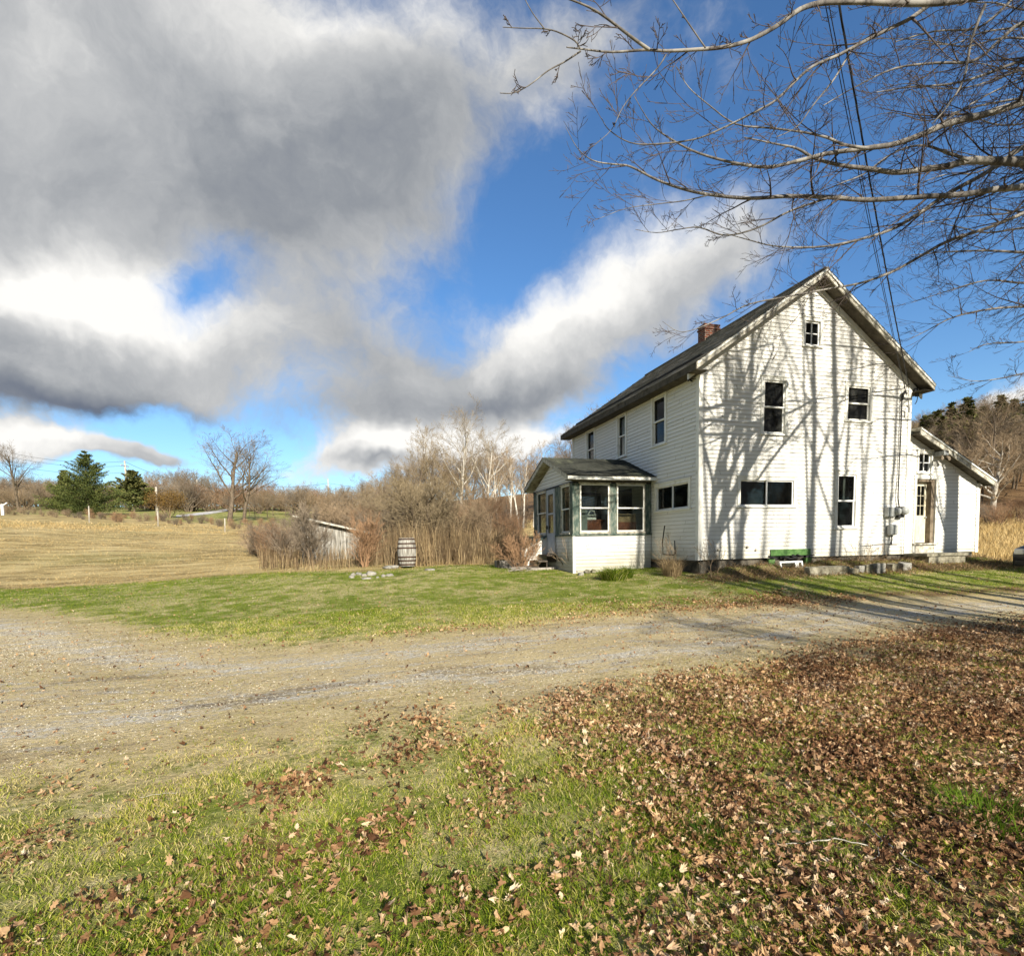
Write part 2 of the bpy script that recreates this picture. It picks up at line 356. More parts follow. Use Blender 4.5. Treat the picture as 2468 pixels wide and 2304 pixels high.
def ground_material():
    m, n, b = mat('ground', .95, .1)
    P = n.n('ShaderNodeNewGeometry').outputs['Position']
    dr, fi, lf = n.attr('drive'), n.attr('field'), n.attr('leaf')
    big = n.noise(P, .45, 4); mid = n.noise(P, 2.3, 5, .6); fine = n.noise(P, 22, 4, .7); vf = n.noise(P, 90, 3, .7)
    st = n.noise(n.v('MULTIPLY', P, (.55, 1.9, 1)), 3.0, 6, .7)
    green = n.ramp(n.m('ADD', n.m('MULTIPLY', fine, .6), n.m('MULTIPLY', mid, .4)), [(.28, (.035, .055, .006)), (.5, (.16, .215, .018)), (.72, (.36, .37, .07))])
    straw = n.ramp(n.m('ADD', n.m('MULTIPLY', fine, .5), n.m('MULTIPLY', st, .5)), [(.3, (.18, .13, .055)), (.5, (.54, .43, .23)), (.7, (.82, .69, .43))])
    lawn = n.mix(n.rng(n.m('ADD', mid, n.m('MULTIPLY', big, .6)), .67, .98, .08, .72), green, straw)
    # field
    fs = n.noise(n.v('MULTIPLY', P, (.5, 1.6, 1)), .8, 6, .68)
    fieldc = n.ramp(n.m('ADD', n.m('MULTIPLY', fs, .65), n.m('MULTIPLY', fine, .35)), [(.36, (.15, .105, .04)), (.5, (.46, .35, .155)), (.66, (.74, .60, .33))])
    fieldc = n.mix(n.rng(n.noise(P, .12, 4), .5, .68, 0, .45), fieldc, (.20, .20, .06))
    fieldc = n.mix(n.rng(n.noise(n.v('MULTIPLY', P, (.6, 1.4, 1)), .9, 6, .7), .50, .62, 0, .75), fieldc, (.17, .125, .05))  # brown mottling, with the hay's shadow patches put into the colour
    # gravel drive: grey stone in the wheel tracks, dry straw over the rest
    vo = n.n('ShaderNodeTexVoronoi'); n.link(P, vo.inputs['Vector']); vo.inputs['Scale'].default_value = 42
    peb = n.ramp(n.m('ADD', n.m('MULTIPLY', vo.outputs['Color'], .55), n.m('MULTIPLY', vf, .45)), [(.2, (.26, .23, .185)), (.5, (.56, .52, .44)), (.85, (.84, .80, .70))])
    trk = n.attr('track')
    drc = n.mix(n.rng(n.m('ADD', n.m('SUBTRACT', n.m('MULTIPLY', st, 1.3), n.m('MULTIPLY', trk, .15)), n.m('MULTIPLY', n.m('SUBTRACT', fine, .5), .7)), .34, .66), peb, straw)
    dirt = n.rng(n.m('ADD', n.noise(n.v('MULTIPLY', P, (.4, 1.6, 1)), 1.1, 5, .6), n.m('MULTIPLY', n.m('SUBTRACT', fine, .5), .7)), .54, .74, 0, .75)
    drc = n.mix(dirt, drc, (.20, .15, .095))
    dark_streak = n.rng(n.m('ADD', n.noise(n.v('MULTIPLY', P, (.25, 1.3, 1)), 1.3, 6, .7), n.m('MULTIPLY', n.m('SUBTRACT', fine, .5), .35)), .62, .72, 0, .6)  # dark brown streaks drawn out along the drive
    drc = n.mix(dark_streak, drc, (.11, .08, .055))
    c = n.mix(n.rng(n.m('ADD', fi, n.m('MULTIPLY', n.m('SUBTRACT', mid, .5), .5)), .35, .65), lawn, fieldc)
    jit = n.m('ADD', n.m('MULTIPLY', n.m('SUBTRACT', mid, .5), .9), n.m('MULTIPLY', n.m('SUBTRACT', fine, .5), .7))
    drm = n.m('ADD', dr, jit)
    c = n.mix(n.rng(drm, .0, .40, 0, .9), c, straw)          # dry, trodden border
    c = n.mix(n.rng(drm, .42, .68), c, drc)
    litter = n.ramp(n.m('ADD', n.m('MULTIPLY', vo.outputs['Color'], .6), n.m('MULTIPLY', fine, .4)), [(.2, (.04, .024, .012)), (.5, (.16, .09, .045)), (.8, (.36, .22, .12))])
    c = n.mix(n.rng(n.m('ADD', lf, n.m('MULTIPLY', n.m('SUBTRACT', fine, .5), .9)), .35, .75, 0, .9), c, litter)
    n.link(c, b.inputs['Base Color'])
    hgt = n.m('ADD', n.m('MULTIPLY', fine, .6), n.m('MULTIPLY', n.m('ADD', vf, st), .35))
    bump(n, b, hgt, .9, .06)
    return m
GROUND = ground_material()

def siding_material(name, base=(.80, .785, .735)):
    m, n, b = mat(name, .6, .3)
    P = n.n('ShaderNodeTexCoord').outputs['Object']
    d = n.noise(P, 1.1, 5, .6); g = n.noise(n.v('MULTIPLY', P, (1, 1, 5)), 4, 5, .65); s = n.noise(n.v('MULTIPLY', P, (6, 6, .7)), 2.0, 5, .7)
    c = n.mix(n.rng(d, .42, .75, 0, .2), base, (.70, .67, .55))
    c = n.mix(n.rng(g, .6, .8, 0, .25), c, (.55, .52, .42))
    c = n.mix(n.rng(s, .66, .8, 0, .3), c, (.45, .42, .33))
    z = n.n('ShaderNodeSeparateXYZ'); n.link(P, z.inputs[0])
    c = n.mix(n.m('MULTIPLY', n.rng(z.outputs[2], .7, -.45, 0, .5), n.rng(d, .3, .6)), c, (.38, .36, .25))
    # grime that collects along the lap of each board
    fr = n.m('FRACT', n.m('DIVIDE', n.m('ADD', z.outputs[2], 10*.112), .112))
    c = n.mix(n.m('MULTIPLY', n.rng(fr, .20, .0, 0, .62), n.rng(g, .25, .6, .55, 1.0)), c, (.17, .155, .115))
    row = n.m('FLOOR', n.m('DIVIDE', n.m('ADD', z.outputs[2], 10*.112), .112))
    wr = n.n('ShaderNodeTexWhiteNoise', noise_dimensions='1D'); n.link(row, wr.inputs['W'])
    al = n.m('ADD', n.m('DIVIDE', n.m('ADD', z.outputs[0], z.outputs[1]), 3.1), n.m('MULTIPLY', wr.outputs['Value'], 7.0))
    wb = n.n('ShaderNodeTexWhiteNoise', noise_dimensions='2D'); cb = n.n('ShaderNodeCombineXYZ'); n.link(row, cb.inputs[0]); n.link(n.m('FLOOR', al), cb.inputs[1]); n.link(cb.outputs[0], wb.inputs['Vector'])
    c = n.mix(n.m('MULTIPLY', wb.outputs['Value'], .30), c, (.58, .565, .50))
    jf = n.m('ABSOLUTE', n.m('SUBTRACT', n.m('FRACT', al), .5)); c = n.mix(n.rng(jf, .4965, .499, 0, .7), c, (.2, .18, .14))
    peel = n.rng(n.noise(n.v('MULTIPLY', P, (1, 1, 2.5)), 9, 5, .7), .66, .70, 0, .75); c = n.mix(n.m('MULTIPLY', peel, n.rng(d, .45, .65)), c, (.36, .32, .25))
    spl = n.rng(n.m('MULTIPLY_ADD', n.m('SUBTRACT', g, .5), .9, z.outputs[2]), .45, -.1, 0, .5); c = n.mix(spl, c, (.34, .31, .21))
    n.link(c, b.inputs['Base Color']); bump(n, b, n.noise(n.v('MULTIPLY', P, (2, 2, 14)), 6, 4), .15, .004)
    return m
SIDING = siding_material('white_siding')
TRIM = mottled('white_trim', [(.25, (.55, .52, .42)), (.45, (.78, .77, .70)), (.7, (.82, .81, .76))], 5, .55, .15, .004)
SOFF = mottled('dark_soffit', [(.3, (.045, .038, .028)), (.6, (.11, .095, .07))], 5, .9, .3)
TRIMD = mottled('worn_trim', [(.3, (.16, .14, .11)), (.5, (.48, .45, .37)), (.7, (.66, .63, .55))], 7, .8, .3, .006)
VINYL = mottled('window_vinyl', [(.3, (.78, .78, .75)), (.6, (.85, .85, .83))], 3, .4, 0)
GREENW = mottled('peeling_green_wood', [(.32, (.03, .05, .042)), (.46, (.075, .11, .092)), (.58, (.17, .19, .155)), (.72, (.30, .30, .25))], 9, .8, .35, .006, stretch=(1, 1, .4))
GREENB = mottled('bright_green_paint', [(.32, (.035, .085, .025)), (.5, (.085, .19, .05)), (.7, (.16, .25, .10))], 6, .6, .1)
GREYDOOR = mottled('grey_storm_door', [(.3, (.30, .33, .36)), (.6, (.42, .45, .48))], 6, .5, .1)
DOORM = mottled('cream_door', [(.25, (.28, .22, .12)), (.42, (.60, .54, .38)), (.65, (.72, .68, .54))], 6, .6, .2, .004, stretch=(1, 1, .35))
JAMB = mottled('brown_jamb', [(.3, (.12, .09, .06)), (.6, (.26, .21, .15))], 7, .8, .2)
CONC = mottled('stone_concrete', [(.32, (.06, .055, .035)), (.5, (.24, .22, .16)), (.7, (.46, .43, .34))], 4, .95, .8, .04)
STONE = mottled('field_stone', [(.25, (.10, .095, .085)), (.5, (.27, .26, .23)), (.75, (.48, .45, .40))], 7, .95, .7, .02)
DARKW = mottled('old_dark_wood', [(.3, (.03, .025, .02)), (.6, (.11, .09, .07))], 8, .9, .4, .01)
GREYW = mottled('weathered_grey_wood', [(.3, (.16, .14, .12)), (.6, (.42, .38, .33))], 9, .9, .4, .01, stretch=(3, 3, .6))
METAL = mottled('galvanised_metal', [(.3, (.26, .27, .26)), (.6, (.40, .41, .39))], 9, .45, .1, spec=.5)
BLACK = mottled('black_rubber', [(.3, (.012, .012, .012)), (.6, (.03, .03, .03))], 9, .6, 0)
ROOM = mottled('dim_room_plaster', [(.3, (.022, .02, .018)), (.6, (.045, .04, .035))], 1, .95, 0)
CURT = mottled('curtain_cloth', [(.3, (.40, .40, .38)), (.6, (.62, .61, .58))], 3, .9, .2, stretch=(8, 8, .5))
REDWOOD = mottled('red_brown_dresser', [(.3, (.10, .028, .014)), (.6, (.24, .07, .03))], 6, .5, .1)
def shingle_material(name, a, b_, c_):
    m, n, b = mat(name, .95, .1)
    P = n.n('ShaderNodeTexCoord').outputs['Object']
    br = n.n('ShaderNodeTexBrick'); n.link(n.attr_uv() if False else P, br.inputs['Vector'])
    x = n.noise(P, 2.2, 6, .7); f = n.noise(P, 30, 4, .7); l = n.noise(n.v('MULTIPLY', P, (1, .5, 1)), .8, 5, .6)
    c = n.ramp(n.m('ADD', n.m('MULTIPLY', x, .5), n.m('MULTIPLY', f, .5)), [(.3, a), (.52, b_), (.72, c_)])
    c = n.mix(n.rng(l, .56, .7, 0, .55), c, (.20, .21, .13))
    n.link(c, b.inputs['Base Color']); bump(n, b, f, .5, .01); return m
SHING = shingle_material('grey_shingles', (.09, .078, .055), (.21, .185, .14), (.36, .32, .245))
SHINGD = shingle_material('dark_shingles', (.02, .021, .018), (.05, .052, .042), (.10, .10, .08))
def brick_material():
    m, n, b = mat('old_brick', .9, .2)
    P = n.n('ShaderNodeTexCoord').outputs['Object']
    s = n.n('ShaderNodeSeparateXYZ'); n.link(P, s.inputs[0]); cb = n.n('ShaderNodeCombineXYZ')
    n.link(n.m('ADD', s.outputs[0], s.outputs[1]), cb.inputs[0]); n.link(s.outputs[2], cb.inputs[1])
    br = n.n('ShaderNodeTexBrick'); n.link(cb.outputs[0], br.inputs['Vector'])
    br.inputs['Scale'].default_value = 1; br.inputs['Brick Width'].default_value = .21; br.inputs['Row Height'].default_value = .075; br.inputs['Mortar Size'].default_value = .009
    br.inputs['Color1'].default_value = (.22, .06, .03, 1); br.inputs['Color2'].default_value = (.10, .035, .022, 1); br.inputs['Mortar'].default_value = (.30, .27, .22, 1)
    n.link(n.mix(n.rng(n.noise(P, 5, 4), .5, .8, 0, .6), br.outputs[0], (.05, .04, .035)), b.inputs['Base Color'])
    bump(n, b, n.m('SUBTRACT', 1, br.outputs['Fac']), .6, .01); return m
BRICK = brick_material()
def glass_material(name, tint=(.9, .95, .93), dirty=.12):
    m = bpy.data.materials.new(name); m.use_nodes = True; t = m.node_tree; n = NT(t); t.nodes.clear()
    tr = n.n('ShaderNodeBsdfTransparent'); tr.inputs[0].default_value = (*tint, 1)
    gl = n.n('ShaderNodeBsdfGlossy'); gl.inputs['Roughness'].default_value = .02; gl.inputs[0].default_value = (.9, .9, .9, 1)
    df = n.n('ShaderNodeBsdfDiffuse'); df.inputs[0].default_value = (.25, .25, .23, 1)
    P = n.n('ShaderNodeTexCoord').outputs['Object']
    bp = n.n('ShaderNodeBump'); bp.inputs['Strength'].default_value = .06; bp.inputs['Distance'].default_value = .03; n.link(n.noise(P, 2.5, 2), bp.inputs['Height'])
    n.link(bp.outputs[0], gl.inputs['Normal'])
    gg = n.n('ShaderNodeNewGeometry'); ca = n.m('ABSOLUTE', n.v('DOT_PRODUCT', gg.outputs['Incoming'], gg.outputs['Normal']))
    fac = n.m('MULTIPLY_ADD', n.m('POWER', n.m('SUBTRACT', 1.0, ca), 5.0), .85, .024)
    a = n.n('ShaderNodeMixShader'); n.link(n.rng(n.noise(P, 3, 4), .3, .8, 0, dirty), a.inputs[0]); n.link(tr.outputs[0], a.inputs[1]); n.link(df.outputs[0], a.inputs[2])
    c = n.n('ShaderNodeMixShader'); n.link(fac, c.inputs[0]); n.link(a.outputs[0], c.inputs[1]); n.link(gl.outputs[0], c.inputs[2])
    o = n.n('ShaderNodeOutputMaterial'); n.link(c.outputs[0], o.inputs[0]); return m
GLASS = glass_material('window_glass', (.70, .74, .72), .02)
SCREEN = glass_material('screened_glass', (.28, .30, .28), .14)
def bark(name, lo, hi, sc=7, patch=None):
    m, n, b = mat(name, .9, .15)
    P = n.n('ShaderNodeTexCoord').outputs['Object']
    f = n.noise(n.v('MULTIPLY', P, (1, 1, .45)), sc, 6, .68)
    c = n.ramp(f, [(.3, lo), (.68, hi)])
    if patch: c = n.mix(n.rng(n.noise(P, 3.1, 4), .52, .62, 0, .8), c, patch)
    n.link(c, b.inputs['Base Color']); bump(n, b, f, .6, .02); return m
BARK = bark('maple_bark', (.045, .04, .037), (.25, .23, .205), 9, (.33, .31, .275))
BARKG = bark('grey_brown_bark', (.055, .042, .03), (.22, .17, .12))
BARKL = bark('pale_bark', (.25, .22, .18), (.62, .58, .50))
TWIG = bark('red_brown_twig', (.04, .032, .03), (.155, .122, .105), 12)
TWIGF = bark('tan_twig', (.15, .108, .066), (.41, .305, .195), 2)
TWIGG = bark('olive_grey_twig', (.12, .092, .055), (.33, .26, .16), 2)
TWIGR = bark('rusty_twig', (.17, .10, .055), (.42, .26, .15), 3)
NEEDLE = tinted('spruce_needles', [(0, (.025, .04, .016)), (.5, (.095, .125, .035)), (1, (.24, .25, .075))], .8)
NEEDLEO = tinted('pine_needles', [(0, (.035, .05, .018)), (.5, (.10, .11, .035)), (1, (.20, .18, .065))], .8)
GRASS = tinted('grass_blades', [(0, (.022, .055, .004)), (.35, (.12, .205, .010)), (.6, (.31, .36, .03)), (.75, (.46, .43, .11)), (1, (.64, .54, .28))], .75, .35)
STRAW = tinted('dry_stems', [(0, (.07, .048, .03)), (.5, (.25, .18, .105)), (1, (.52, .41, .25))], .9, .2)
STRAWF = tinted('golden_straw', [(0, (.18, .11, .045)), (.5, (.44, .31, .13)), (1, (.72, .57, .31))], .85, .25)
GRAV = tinted('gravel_stone', [(0, (.13, .11, .085)), (.4, (.36, .32, .25)), (.8, (.48, .44, .36)), (1, (.60, .56, .47))], .9)
LEAF = tinted('dead_leaves', [(0, (.045, .022, .010)), (.25, (.13, .062, .03)), (.5, (.31, .17, .09)), (.75, (.53, .35, .20)), (.93, (.66, .48, .31)), (1, (.72, .58, .42))], .75, .25)
OCHRE = tinted('ochre_leaves', [(0, (.07, .04, .014)), (.5, (.19, .115, .035)), (1, (.34, .22, .065))], .8, .3)

# ------------------------------------------------------------------ ground, one net of faces split where its kinds meet
def build_ground():
    ang = np.concatenate([np.linspace(-math.pi, -1.0, 80, endpoint=False), np.linspace(-1.0, 1.0, 620, endpoint=False), np.linspace(1.0, math.pi, 80, endpoint=False)])
    rad = np.concatenate([[.3], np.geomspace(.8, 40, 300), np.geomspace(41.2, 900, 90)])
    A, Rr = np.meshgrid(ang, rad); a = A+YAW
    X = CAM[0]+Rr*np.sin(a); Y = CAM[1]+Rr*np.cos(a); Z = H(X, Y)
    n, k = A.shape
    V = np.stack([X, Y, Z], -1).reshape(-1, 3)
    V = np.concatenate([V, [[CAM[0], CAM[1], h1(CAM[0], CAM[1])]]])
    idx = np.arange(n*k).reshape(n, k); nx = np.roll(idx, -1, 1)
    Q = np.stack([idx[:-1], idx[1:], nx[1:], nx[:-1]], -1).reshape(-1, 4)
    T = np.stack([np.full(k, n*k), idx[0], nx[0]], -1)
    x, y = V[:, 0], V[:, 1]; sdd = sd_drive(x, y); sdf = sd_field(x, y)
    at = {'drive': np.clip(.5-sdd/np.where(y < -5.5+.0*x, 3.4, 1.9), 0, 1), 'field': np.clip(.5-sdf/1.2, 0, 1), 'leaf': leafd(x, y)*(sdf > -.3)}
    l_, d_ = lat(x, y); q_ = l_/np.maximum(d_, 1)
    at['leaf'] = np.maximum(at['leaf'], np.clip(np.where(q_ > .5, (d_-44)/6, np.where(q_ > -.25, (d_-52)/10, 0)), 0, 1)*(d_ > 5))
    at['field'] = at['field']*np.clip(1-np.where((q_ < -.2) & (d_ > 5), (d_-56)/4, 0)*1.0, .12, 1)
    # two wheel tracks near the middle of the drive
    at['track'] = np.exp(-((-sdd-.85)/.38)**2)+.75*np.clip((-sdd-1.6)/1.2, 0, 1)
    cx = V[Q].mean(1); cd_ = sd_drive(cx[:, 0], cx[:, 1]) < 0; cf = (sd_field(cx[:, 0], cx[:, 1]) < 0) & ~cd_
    def sub(name, q, t, label):
        used = np.unique(np.concatenate([q.ravel(), t.ravel()]) if len(t) else q); mp = np.full(len(V), -1); mp[used] = np.arange(len(used))
        me = raw_mesh(name, V[used], [mp[q]]+([mp[t]] if len(t) else []), GROUND, {kk: vv[used] for kk, vv in at.items()}, True)
        tag(link(name, me), label, None, None, 'structure')
    sub('lawn', Q[~cd_ & ~cf], T, 'green lawn with dry patches')
    sub('gravel_driveway', Q[cd_], np.zeros((0, 3), int), 'gravel driveway')
    sub('field', Q[cf], np.zeros((0, 3), int), 'tan field rising behind the lawn')
build_ground()
def strip(name, near, far, m, label, dz=.05):
    a = [G(*p) for p in near]; b = [G(*p) for p in far]; V = []; F = []
    for i in range(len(a)-1):
        for s in range(6):
            for e in range(5):
                q = []
                for (ss, ee) in ((s, e), (s+1, e), (s+1, e+1), (s, e+1)):
                    p = (a[i]*(1-ss/6)+a[i+1]*ss/6)*(1-ee/5)+(b[i]*(1-ss/6)+b[i+1]*ss/6)*ee/5
                    q.append((p[0], p[1], h1(p[0], p[1])+dz))
                bb = len(V); V += q; F.append([bb, bb+1, bb+2, bb+3])
    return tag(link(name, raw_mesh(name, np.array(V), [np.array(F)], m)), label, None, None, 'structure')
PAVE = mottled('pale_road', [(.3, (.42, .41, .39)), (.6, (.58, .57, .54))], 2, .95, 0)
strip('road', [(342, 1004), (383, 1001), (415, 997), (449, 992), (474, 989), (498, 985)], [(342, 1001), (383, 996), (415, 992), (449, 988), (474, 985), (498, 983)], PAVE, 'pale country road climbing past the far poles')

# ------------------------------------------------------------------ the farmhouse
WX, EH, LY, RZ, RX = 7.56, 5.24, 8.88, 7.72, 3.78
EXP = .112
house = thing('farmhouse', 'white two-storey clapboard farmhouse with enclosed side porch and lean-to', 'house')
def siding(name, frame, z0, xl, xr, ztop_, holes, lip=.02, parent=None, material=None, label=None):
    """clapboards: frame(u, z, out) -> 3d; xl, xr functions of z; holes (u0,u1,z0,z1)"""
    V = []; F = []
    k0 = 0; z = z0
    zs = [z0]
    kk = math.floor((z0+10*EXP)/EXP+1e-6)+1
    while True:
        zz = kk*EXP-10*EXP
        if zz >= ztop_: zs.append(ztop_); break
        if zz > z0+.01: zs.append(zz)
        kk += 1
    for a, b in zip(zs[:-1], zs[1:]):
        cuts = [(-1e9, 1e9)]
        for (u0, u1, h0, h1_) in holes:
            if h0 < (a+b)/2 < h1_:
                nc = []
                for (s, e) in cuts:
                    if u1 <= s or u0 >= e: nc.append((s, e)); continue
                    if u0 > s: nc.append((s, u0))
                    if u1 < e: nc.append((u1, e))
                cuts = nc
        for s, e in cuts:
            sa, ea, sb, eb = max(s, xl(a)), min(e, xr(a)), max(s, xl(b)), min(e, xr(b))
            if ea-sa < .01 and eb-sb < .01: continue
            if eb < sb: sb = eb = (sb+eb)/2
            m = len(V); lp = lip*random.uniform(.85, 1.15)
            V += [frame(sa, a, 0), frame(ea, a, 0), frame(ea, a, lp), frame(sa, a, lp), frame(eb, b, .003), frame(sb, b, .003)]
            F += [(m, m+1, m+2, m+3), (m+3, m+2, m+4, m+5)]
    return link(name, raw_mesh(name, np.array(V), [np.array(F)], material or SIDING), parent) if not label else tag(link(name, raw_mesh(name, np.array(V), [np.array(F)], material or SIDING), parent), label)
gf = lambda u, z, o: (u, -o, z)                 # gable face looks to -y
lf_ = lambda u, z, o: (-o, u, z)                # long side looks to -x
# windows: (u0,u1,z0,z1) glass openings
WG = {'UL': (2.09, 2.82, 3.55, 5.02), 'UR': (5.09, 5.94, 4.05, 5.05), 'AT': (3.49, 4.02, 6.10, 6.78), 'SG': (1.34, 3.17, 1.50, 2.22), 'LW': (4.79, 5.48, .87, 2.44)}
WL = {'A': (1.69, 2.37, 3.53, 4.95), 'B': (4.17, 4.72, 3.55, 4.95), 'C': (6.72, 7.40, 3.52, 4.95), 'SL': (.45, 2.15, 1.49, 2.20)}
def ho(w, e=.03): return (w[0]-e, w[1]+e, w[2]-e, w[3]+e)
slope = (8.05-5.22)/4.13
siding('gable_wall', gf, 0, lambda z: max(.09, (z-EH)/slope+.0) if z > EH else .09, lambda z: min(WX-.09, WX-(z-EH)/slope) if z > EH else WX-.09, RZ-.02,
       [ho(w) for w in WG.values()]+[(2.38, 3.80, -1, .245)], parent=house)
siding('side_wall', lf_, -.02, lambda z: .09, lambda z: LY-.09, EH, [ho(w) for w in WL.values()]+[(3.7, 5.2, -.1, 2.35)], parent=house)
siding('rear_wall', lambda u, z, o: (u, LY+o, z), 0, lambda z: max(.09, (z-EH)/slope), lambda z: min(WX-.09, WX-(z-EH)/slope), RZ-.02, [], parent=house)
siding('far_side_wall', lambda u, z, o: (WX+o, u, z), 2.2, lambda z: .09, lambda z: LY-.09, EH, [], parent=house)
LT, LTH = 10.65, 2.26
lsl = (4.15-2.45)/(7.24-10.89)       # lean-to roof fall
lz = lambda x: 2.30+(x-LT)*lsl
D0, D1, DZ0, DZ1 = 7.91, 8.73, .33, 2.38
SW = (7.98, 8.50, 2.57, 3.17)
siding('lean_to_wall', gf, .02, lambda z: WX+.09, lambda z: LT-.09 if z < LTH else min(LT-.09, LT+(z-2.30)/lsl), 3.72, [(D0-.02, D1+.02, -.2, DZ1+.02), ho(SW, .02)], parent=house)
siding('lean_to_end_wall', lambda u, z, o: (LT+o, u, z), .02, lambda z: .09, lambda z: 7.0, LTH, [], parent=house)
siding('lean_to_rear_wall', lambda u, z, o: (u, 7.0+o, z), .02, lambda z: WX, lambda z: LT if z < LTH else min(LT, LT+(z-2.30)/lsl), 3.72, [], parent=house)
# corner boards
for nm, bx in (('corner_board', (-.035, .10, -.035, .0, -.01, EH+.02)), ('corner_board', (-.035, .0, .0, .10, -.01, EH+.02)), ('corner_board', (WX-.10, WX+.03, -.035, .0, -.01, EH+.0)),
               ('corner_board', (LT-.10, LT+.035, -.035, 0, 0, LTH)), ('corner_board', (-.035, 0, LY-.10, LY+.03, -.01, EH)), ('corner_board', (WX+.03, WX+.10, -.03, 0.0, .0, 3.85))):
    MB().box(*bx).build(nm, TRIM, house)
# the main roof: two slabs with rake boards and soffits; overhangs front .45, sides .36
def rz(x): return 8.05-slope*abs(x-RX)
YF, YB = -.42, LY+.45
def slab(x0, x1, zf, y0, y1, t, dz=0):
    return [(x0, y0, zf(x0)+dz-t), (x1, y0, zf(x1)+dz-t), (x1, y1, zf(x1)+dz-t), (x0, y1, zf(x0)+dz-t), (x0, y0, zf(x0)+dz), (x1, y0, zf(x1)+dz), (x1, y1, zf(x1)+dz), (x0, y1, zf(x0)+dz)]
XL_, XR_ = -.38, WX+.44
def shingle_slab(name, xe, xr, zf, y0, y1, mt, parent, run=.14):
    """real courses of shingles stepping down from the ridge xr to the eave xe"""
    V = []; F = []; n = int(abs(xe-xr)*1.21/run)
    for i in range(n):
        a = xe+(xr-xe)*i/n; b = xe+(xr-xe)*(i+1)/n
        ny = max(2, int((y1-y0)/.33)); off = random.random()*.3
        ys = [y0]+[y0+(y1-y0)*(j+off)/ny for j in range(1, ny)]+[y1]
        for ya, yb in zip(ys[:-1], ys[1:]):
            l = .012*random.uniform(.5, 1.6); m = len(V); sl_ = random.uniform(-.012, .012)
            V += [(a+sl_, ya, zf(a)+.012), (a+sl_, yb, zf(a)+.012), (a+sl_, ya, zf(a)+.012+l), (a+sl_, yb, zf(a)+.012+l), (b, yb, zf(b)+.014), (b, ya, zf(b)+.014)]
            F += [(m, m+1, m+3, m+2), (m+2, m+3, m+4, m+5)]
    return link(name, raw_mesh(name, np.array(V), [np.array(F)], mt), parent)
rf = MB().hexa(slab(XL_, RX, rz, YF, YB, .05)).hexa(slab(RX, XR_, rz, YF, YB, .05)).build('roof', TRIMD, house)
shingle_slab('shingles', XL_-.03, RX, rz, YF-.02, YB+.02, SHING, rf); shingle_slab('shingles', XR_+.03, RX, rz, YF-.02, YB+.02, SHING, rf)
MB().box(RX-.06, RX+.06, YF-.02, YB+.02, 8.045, 8.085).build('ridge_cap', SHING, rf)
for x0, x1 in ((XL_, RX), (RX, XR_)):
    MB().hexa(slab(x0, x1, rz, YF-.0, YF+.035, .13, -.052)).build('rake_board', TRIMD, rf)
    MB().hexa(slab(x0+.02*(x0 < RX), x1, rz, YF-.03, YF+.0, .055, -.02)).build('rake_moulding', TRIM, rf)
    MB().hexa(slab(x0, x1, rz, -.045, -.0, .17, -.17)).build('frieze_board', TRIM, rf)
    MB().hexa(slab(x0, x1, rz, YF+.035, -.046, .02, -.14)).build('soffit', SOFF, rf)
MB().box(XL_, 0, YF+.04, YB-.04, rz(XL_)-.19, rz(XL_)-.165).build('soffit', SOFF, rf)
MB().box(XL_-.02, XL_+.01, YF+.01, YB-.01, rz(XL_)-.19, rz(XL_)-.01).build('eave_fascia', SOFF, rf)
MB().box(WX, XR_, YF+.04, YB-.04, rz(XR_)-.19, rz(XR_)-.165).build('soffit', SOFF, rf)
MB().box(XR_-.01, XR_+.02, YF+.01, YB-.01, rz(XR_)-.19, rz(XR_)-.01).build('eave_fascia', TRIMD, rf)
MB().box(-.03, -.005, .1, LY-.1, EH-.19, EH-.02).build('frieze_board', TRIM, rf)
ch = MB().box(3.68, 4.32, 4.9, 5.32, 7.55, 8.56); ch.box(3.65, 4.35, 4.87, 5.35, 8.44, 8.50); ch.box(3.66, 4.34, 4.88, 5.34, 8.56, 8.62)
ch = ch.build('chimney', BRICK, rf)
# rooms inside: floors and a partition so that the windows look into dark rooms
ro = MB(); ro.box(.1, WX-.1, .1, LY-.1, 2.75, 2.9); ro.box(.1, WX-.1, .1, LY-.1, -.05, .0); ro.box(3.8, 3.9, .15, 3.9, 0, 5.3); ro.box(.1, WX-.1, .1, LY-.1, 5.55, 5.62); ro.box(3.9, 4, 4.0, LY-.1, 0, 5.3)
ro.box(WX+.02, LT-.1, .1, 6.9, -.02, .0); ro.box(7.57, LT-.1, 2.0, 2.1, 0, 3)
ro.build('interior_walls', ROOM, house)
# foundation
fo = MB().box(.07, WX-.07, .07, LY-.07, -1.0, -.001); fo.box(WX-.07, LT-.07, .07, 6.95, -1.0, .01)
fo.build('foundation', mottled('dark_rubble', [(.3, (.03, .027, .022)), (.5, (.09, .08, .065)), (.7, (.20, .18, .14))], 4, .95, .8, .03), house)

